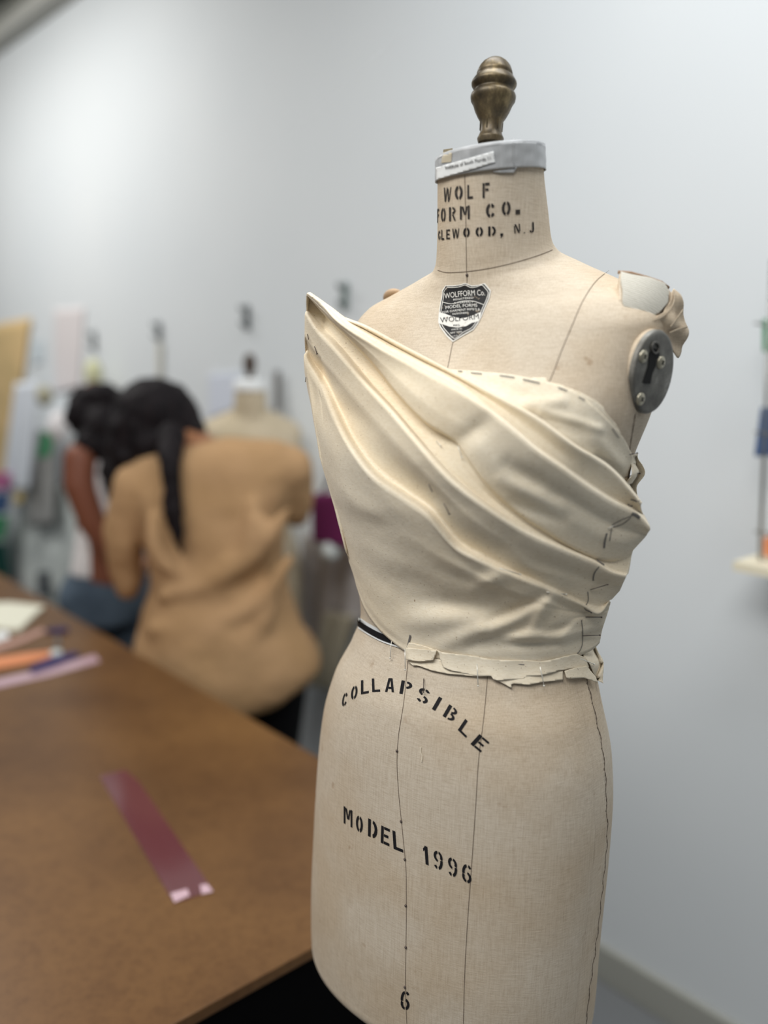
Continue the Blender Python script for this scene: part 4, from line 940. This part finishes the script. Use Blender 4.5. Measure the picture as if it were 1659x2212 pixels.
v, f = join(parts); tee = remesh(mesh('t_shirt', v, f, M['tee'], pa), .013, 5)
add_folds(.03, tee, .2)
# sweeping folds of the shirt as raised ridges
def ridge(pts, r_, Yo, m, par, name): 
    v, f = tube_geo([P3(x, y, YA-Yo) for x, y in pts], r_, 10, True, 1); return mesh(name, v, f, m, par)
parts = []
for hp_ in (hipL, hipR):
    chain(parts, [hp_+np.array([0, 0, .02]), np.array([hp_[0], YA+.06, .46]), np.array([hp_[0], YA+.02, .12])], [.118, .082, .068], 20)
chain(parts, [hipL+np.array([0, 0, .05]), hipR+np.array([0, 0, .05])], [.12, .12], 20)
v, f = join(parts); remesh(mesh('trousers', v, f, M['pants'], pa), .012, 4)
for hp_ in (hipL, hipR):
    v, f = ellipsoid_geo(np.array([hp_[0], YA+.09, .045]), (.052, 0, 0), (0, .14, 0), (0, 0, .045), 20, 12); mesh('shoe', v, f, M['pants'], pa)
parts = []
for (x, y, rx, ry, Yo, dp) in ((338, 893, 88, 76, .10, .13), (310, 930, 76, 66, .08, .11), (282, 968, 48, 56, .07, .09), (372, 910, 62, 66, .10, .11), (408, 930, 34, 46, .12, .07), (330, 960, 50, 50, .04, .08), (282, 988, 38, 40, .05, .08)):
    parts.append(ellipsoid_geo(P3(x, y, YA+Yo), RV*rx*ka*1.04, fw*dp, UV*ry*ka*1.04, 26, 18))
chain(parts, [P3(400, 905, YA+.06), P3(425, 940, YA+.04), P3(440, 962, YA+.02)], [26*ka, 16*ka, 9*ka])
chain(parts, [P3(370, 940, YA-.06), P3(368, 1000, YA-.14), P3(372, 1060, YA-.16), P3(376, 1110, YA-.165), P3(384, 1150, YA-.17), P3(394, 1190, YA-.17)], [30*ka, 23*ka, 19*ka, 21*ka, 15*ka, 7*ka], 18)
v, f = join(parts); hr = remesh(mesh('hair', v, f, M['hair'], pa), .011, 3); add_folds(.018, hr, .03)

YB = 2.9; kb = YB/1850
pb = empty('person', (P3(235, 1300, YB)[0], YB+.1, 0), 'person in white sleeveless top and blue jeans with curly dark hair, standing farthest left', 'person')
parts = []
chain(parts, [P3(240, 1240, YB+.05), P3(235, 1130, YB+.05), P3(215, 1010, YB+.08)], [.125, .11, .10])
chain(parts, [P3(178, 985, YB+.02), P3(290, 990, YB+.16)], [.055, .055])
chain(parts, [P3(220, 990, YB+.10), P3(215, 940, YB+.12), P3(212, 900, YB+.14)], [.06, .05, .05])
hb = P3(208, 888, YB+.15); parts.append(ellipsoid_geo(hb, (.075, 0, 0), (0, .092, 0), (0, 0, .105), 24, 18)); parts.append(ellipsoid_geo(hb+np.array([.01, .095, -.02]), (.012, 0, 0), (0, .02, 0), (0, 0, .02), 10, 8))
for s in (-1, 1): parts.append(ellipsoid_geo(hb+np.array([s*.077, 0, -.01]), (.010, 0, 0), (0, .018, 0), (0, 0, .030), 10, 8))
chain(parts, [P3(172, 990, YB-.04), P3(172, 1050, YB-.06), P3(200, 1130, YB-.07), P3(244, 1196, YB-.06)], [34*kb, 34*kb, 30*kb, 24*kb], 18)
chain(parts, [P3(244, 1196, YB-.06), P3(268, 1150, YB+.02), P3(290, 1105, YB+.12)], [23*kb, 19*kb, 15*kb], 16); hand(parts, P3(290, 1105, YB+.12), (.3, .6, .5))
chain(parts, [P3(290, 995, YB+.18), P3(320, 1100, YB+.26), P3(330, 1050, YB+.40)], [.045, .038, .028]); hand(parts, P3(330, 1050, YB+.40), (.1, .6, .6))
hL, hR = P3(200, 1290, YB+.05), P3(272, 1290, YB+.08)
for q in (hL, hR):
    chain(parts, [q, np.array([q[0], YB+.12, .46]), np.array([q[0], YB+.10, .09])], [.09, .06, .042]); parts.append(ellipsoid_geo(np.array([q[0], YB+.17, .04]), (.045, 0, 0), (0, .12, 0), (0, 0, .04), 18, 10))
v, f = join(parts); remesh(mesh('body', v, f, M['skin1'], pb), .009, 4)
v, f = sect_loft([(985, 190, 290, .09), (1020, 185, 315, .125), (1080, 182, 310, .13), (1150, 172, 305, .13), (1232, 160, 310, .14)], YB+.07, .1); remesh(mesh('sleeveless_top', v, f, M['tank'], pb), .012, 4)
parts = [sect_loft([(1222, 164, 306, .135), (1260, 158, 314, .15), (1330, 150, 322, .16)], YB+.07, .1)]
for q in (hL, hR): chain(parts, [q, np.array([q[0], YB+.12, .46]), np.array([q[0], YB+.10, .12])], [.118, .088, .07], 20)
v, f = join(parts); remesh(mesh('jeans', v, f, M['jeans'], pb), .012, 3)
for q in (hL, hR):
    v, f = ellipsoid_geo(np.array([q[0], YB+.17, .045]), (.05, 0, 0), (0, .135, 0), (0, 0, .045), 20, 12); mesh('shoe', v, f, M['white'], pb)
parts = []
for (x, y, rx, ry, Yo) in ((205, 882, 56, 56, .14), (225, 862, 42, 34, .14), (180, 900, 34, 44, .12), (230, 930, 44, 60, .06), (205, 960, 40, 40, .04), (250, 975, 34, 50, .04), (248, 1025, 28, 44, .0), (262, 1070, 18, 34, -.02)):
    parts.append(ellipsoid_geo(P3(x, y, YB+Yo), RV*rx*kb, fw*.11, UV*ry*kb, 22, 16))
v, f = join(parts); hr = remesh(mesh('hair', v, f, M['hair'], pb), .011, 2); add_folds(.03, hr, .035)

# ------------------------------------------------------------------ second dress form, behind the person in tan
YF = 2.86; nt_px = (541, 822); topw = P3(*nt_px, YF); dz_ = topw[2]-1.80
T2 = T.copy(); T2[:, 0] += dz_; T2[:, 4] *= .3; T2[:, 4] += .0
b2 = (topw[0], YF); ang = math.radians(8); F2 = np.array([math.sin(ang), -math.cos(ang)]); S2 = np.array([-F2[1], F2[0]])
f2 = empty('dress_form', (b2[0], b2[1], 0), 'pale linen dress form standing by the wall behind the person in the tan shirt', 'dress form')
v, f = body_geo(100, 64, Tb=T2, base=b2, FD=F2, SD=S2, lean=0.0); mesh('torso', v, f, mat('pale_linen', (198, 184, 158), .9, .1, build=clothfold((190, 176, 150), (206, 192, 168))), f2)
z2 = topw[2]; v, f = lathe_geo([(-.03, .053), (-.005, .053), (0, .050), (.006, .03), (.008, 0)], (b2[0], b2[1]-.015, z2), (0, 0, 1), 32); mesh('neck_cap', v, f, M['white'], f2)
v, f = lathe_geo([((905-h)*1.12e-4*1.0, r*1.12e-4) for h, r in prof], (b2[0], b2[1]-.015, z2+.006), (0, 0, 1), 32); mesh('finial', v, f, mat('dark_finial', (70, 54, 42), .5, .4), f2)
tube('stand_pole', [(b2[0], b2[1], .05), (b2[0], b2[1], 1.0+dz_)], .018, M['greyp'], f2, 14)
for k in range(4):
    a = k*math.pi/2+.8; e_ = np.array([math.cos(a), math.sin(a), 0]); tube('stand_leg', [np.array([b2[0], b2[1], .12]), np.array([b2[0], b2[1], .02])+e_*.2], [.012, .011], M['greyp'], f2, 8)

# ------------------------------------------------------------------ things on and along the wall
def sheet(name, quad, off, m, label, cat, fold=0.0, nf=4, th=.004, nx=30, ny=20, group=None, depthbulge=0.0):
    """hanging sheet: four corners (tl, tr, br, bl) against the wall, with soft vertical folds"""
    tl, tr, br, bl = [onwall(*q, off) for q in quad]; V = []
    for j in range(ny+1):
        for i in range(nx+1):
            u_, w_ = i/nx, j/ny; p_ = (tl*(1-u_)+tr*u_)*(1-w_)+(bl*(1-u_)+br*u_)*w_
            V.append(p_+WN*(fold*math.sin(u_*nf*2*math.pi+.8*w_)*(.5+.5*w_)+depthbulge*math.sin(math.pi*u_)*math.sin(math.pi*min(1, w_*.8+.2))))
    F_ = [(j*(nx+1)+i, (j+1)*(nx+1)+i, (j+1)*(nx+1)+i+1, j*(nx+1)+i+1) for j in range(ny) for i in range(nx)]
    o_ = mesh(name, V, F_, m); rebase(o_, (bl+br)/2); solid(o_, th, 0); tag(o_, label, cat, group); return o_
sheet('kraft_pattern', [(-60, 712), (66, 686), (22, 1040), (-60, 1060)], .012, M['kraft'], 'tan brown kraft pattern sheet pinned high at the far left of the wall', 'paper', .006, 2)
sheet('wall_paper_sheet', [(118, 668), (182, 664), (172, 838), (118, 850)], .006, mat('pinkish_paper', (222, 216, 216), .8, .1), 'tall faint pinkish paper on the wall above the curly dark hair', 'paper')
sheet('blue_note', [(70, 738), (92, 734), (92, 782), (70, 786)], .006, mat('bluish_paper', (206, 216, 222), .8, .1), 'small pale blue note on the wall right of the brown kraft sheet', 'paper')
sheet('lavender_paper', [(452, 808), (520, 805), (512, 880), (452, 905)], .012, M['bluep'], 'pale lavender paper on the wall left of the far dress form neck', 'paper')
sheet('white_sheet', [(34, 828), (80, 822), (66, 1060), (8, 1062)], .18, mat('cool_white_cloth', (220, 226, 234), .85, .1), 'cool white cloth hanging slanted at the left, over the kraft paper', 'cloth', .02, 2)
sheet('grey_garment', [(80, 930), (122, 925), (120, 1130), (62, 1140)], .14, mat('mid_grey_cloth', (158, 158, 156), .9, .1), 'narrow mid grey garment hanging beside the white cloth at the left', 'garment', .015, 2)
sheet('muslin_garment', [(40, 1055), (260, 1040), (330, 1440), (45, 1330)], .10, M['greyc'], 'long pale grey green garment hanging at the left behind the jeans', 'garment', .022, 4)
sheet('green_cloth', [(92, 935), (116, 930), (112, 985), (84, 990)], .24, M['green'], 'small green cloth on the grey garment left of the bare arm', 'cloth', .01, 1)
v, f = ellipsoid_geo(onwall(128, 922, .26), WD*.045, WN*.05, Z*.075, 20, 14); rebase(mesh('white_bundle', v, f, M['tank']), onwall(128, 922, .26)); tag(scene.objects['white_bundle'], 'round white bundle hanging left of the curly dark hair', 'bundle')
v, f = ellipsoid_geo(onwall(96, 855, .24), WD*.04, WN*.04, Z*.05, 20, 14); rebase(mesh('olive_bundle', v, f, mat('olive_cloth', (168, 164, 144), .8, .1)), onwall(96, 855, .24)); tag(scene.objects['olive_bundle'], 'small olive beige bundle above the round white one at the left', 'bundle')
v, f = ellipsoid_geo(onwall(202, 808, .10), WD*.05, WN*.04, Z*.07, 20, 14); rebase(mesh('yellow_bundle', v, f, mat('pale_yellow_cloth', (206, 206, 170), .8, .1)), onwall(202, 808, .10)); tag(scene.objects['yellow_bundle'], 'pale yellow green bundle hanging on the wall above the curly dark hair', 'bundle')
for quad, m, lab in (([(-60, 1015), (20, 1018), (20, 1062), (-60, 1064)], M['pink'], 'dusty pink garment at the left edge of the picture, top of the colourful row'),
                     ([(-60, 1062), (20, 1060), (16, 1112), (-60, 1114)], M['blue'], 'blue folded garment at the left edge, under the pink one'),
                     ([(-60, 1112), (18, 1110), (10, 1170), (-60, 1172)], M['green'], 'green garment at the left edge, between the blue and the dark teal ones'),
                     ([(-60, 1170), (12, 1168), (26, 1272), (-60, 1278)], M['teal'], 'dark teal garment at the left edge, lowest and largest'),
                     ([(14, 1250), (28, 1250), (28, 1296), (10, 1298)], M['redc'], 'dark red scrap at the left edge beside the dark teal garment')):
    quad = [(x_, y_+(4 if i_ < 2 else -4)) for i_, (x_, y_) in enumerate(quad)]
    sheet('coloured_garment', quad, .20, m, lab, 'garment', .008, 2, .012)
sheet('yellow_tag', [(32, 1065), (50, 1062), (48, 1085), (30, 1088)], .22, mat('ochre_tag', (196, 172, 106), .8, .1), 'small ochre yellow tag right of the blue garment', 'tag')
sheet('switch_box', [(84, 1235), (104, 1234), (104, 1285), (84, 1290)], .16, mat('dark_grey_box', (88, 92, 96), .7, .2), 'small dark grey box hanging low on the pale grey green garment', 'box', 0, 1, .02)
sheet('grey_strap', [(592, 800), (604, 800), (606, 885), (594, 890)], .02, M['greyp'], 'grey strap hanging on the wall right of the far dress form neck', 'strap', .004, 1)
sheet('beige_cord', [(340, 738), (347, 738), (347, 815), (340, 815)], .015, mat('beige_cord_m', (206, 202, 188), .8, .1), 'thin pale beige cord hanging under the hook above the ponytail head', 'cord', 0, 1)
for (x, y, h, lab) in ((203, 737, 46, 'dark wall hook above the curly dark hair, farthest left'), (343, 716, 44, 'grey wall hook above the head with the ponytail'), (533, 686, 56, 'grey wall hook above the far dress form finial'), (745, 640, 62, 'grey green wall hook left of the large form shoulder, nearest')):
    hk = empty('wall_hook', onwall(x, y, 0), lab, 'hook', 'hooks in a row along the wall'); s_ = float((onwall(x, y)-CAM) @ fw)/1850
    box('hook_plate', onwall(x, y, .006), .02*1.2, .012, h*s_*.92, M['hook'] if x != 745 else mat('hook_green_grey', (120, 134, 130), .6, .3), hk, ax=WD, ay=WN, bev=.003)
    a_ = onwall(x, y, .012); tube('hook_arm', [a_-Z*h*s_*.2, a_-Z*h*s_*.3+WN*.018, a_-Z*h*s_*.15+WN*.028], .006, M['hook'], hk, 8)
    a_ = onwall(x, y, .012); tube('hook_arm', [a_+Z*h*s_*.30, a_+Z*h*s_*.25+WN*.022, a_+Z*h*s_*.42+WN*.03], .006, M['hook'], hk, 8)
# bag and cloth between the far form and the large form
bg = empty('tote_bag', onwall(720, 1170, .15), 'deep magenta bag hanging behind the left side of the muslin drape', 'bag')
q = [onwall(x, y, .15) for x, y in ((686, 1066), (790, 1064), (790, 1185), (688, 1168))]
V = [p_+WN*o_ for o_ in (-.03, .03) for p_ in q]; bgm = mesh('bag_body', V, [(0, 1, 2, 3), (7, 6, 5, 4), (0, 4, 5, 1), (1, 5, 6, 2), (2, 6, 7, 3), (3, 7, 4, 0)], M['magenta'], bg, smooth=False); bevel(bgm, .01, 3)
tube('bag_handle', [q[0]+WD*-.02, (q[0]+q[1])/2+Z*.12, q[1]+WD*.02], .006, M['greyp'], bg, 8)
v, f = ellipsoid_geo(onwall(714, 1190, .17), WD*.03, WN*.03, Z*.03, 16, 10); rebase(mesh('pale_pouch', v, f, M['greyc']), onwall(714, 1190, .17)); tag(scene.objects['pale_pouch'], 'small pale grey pouch directly below the magenta bag', 'pouch')
sheet('brown_grey_garment', [(655, 1150), (800, 1190), (800, 1330), (640, 1400)], .03, mat('taupe_cloth', (166, 160, 158), .9, .1, build=clothfold((184, 178, 174), (198, 192, 190))), 'taupe grey garment hanging low on the wall right of the tan shirt', 'garment', .02, 3)
sheet('olive_garment', [(700, 1320), (765, 1330), (720, 1490), (672, 1480)], .10, mat('olive_beige', (176, 168, 148), .9, .1), 'olive beige cloth low on the wall beside the large form hip', 'garment', .015, 2)

# rack at the right edge of the picture
rk = empty('wall_rack', onwall(1672, 1215, .12), 'metal wall rack with a cream shelf board at the right edge of the picture', 'rack')
def rp(x, y, off=.12): return onwall(x, y, off)
tube('rack_post', [rp(1668, 560), rp(1640, 1235)], .004, M['chrome'], rk, 8); tube('rack_post', [rp(1700, 560), rp(1690, 1235)], .004, M['chrome'], rk, 8)
for y in (700, 935, 1150): tube('rack_wire', [rp(1630, y-2), rp(1740, y+14)], .0022, M['chrome'], rk, 8)
for y in (700, 935, 1150): tube('rack_bracket', [rp(1668, y+6, .0), rp(1668, y+6, .12)], .003, M['chrome'], rk, 8)
a_, b_ = rp(1618, 1210, .10), rp(1760, 1240, .10); c_ = (a_+b_)/2; v, f = box_geo(c_, np.linalg.norm((b_-a_)[:2]), .14, .018, WD, WN); mesh('shelf_board', v, f, M['cream'], rk, smooth=False)
for quad, m, lab, cat in (([(1648, 880), (1720, 885), (1712, 985), (1634, 985)], M['blue'], 'blue folder hanging on the wall rack at the right edge', 'folder'), ([(1652, 690), (1700, 690), (1700, 765), (1652, 760)], M['green'], 'green item high on the wall rack at the right edge', 'cloth'), ([(1654, 1160), (1700, 1165), (1700, 1205), (1653, 1200)], M['orange'], 'small orange item on the cream shelf board at the right edge', 'box')):
    sheet('rack_item', quad, .11, m, lab, cat, 0, 1, .02)
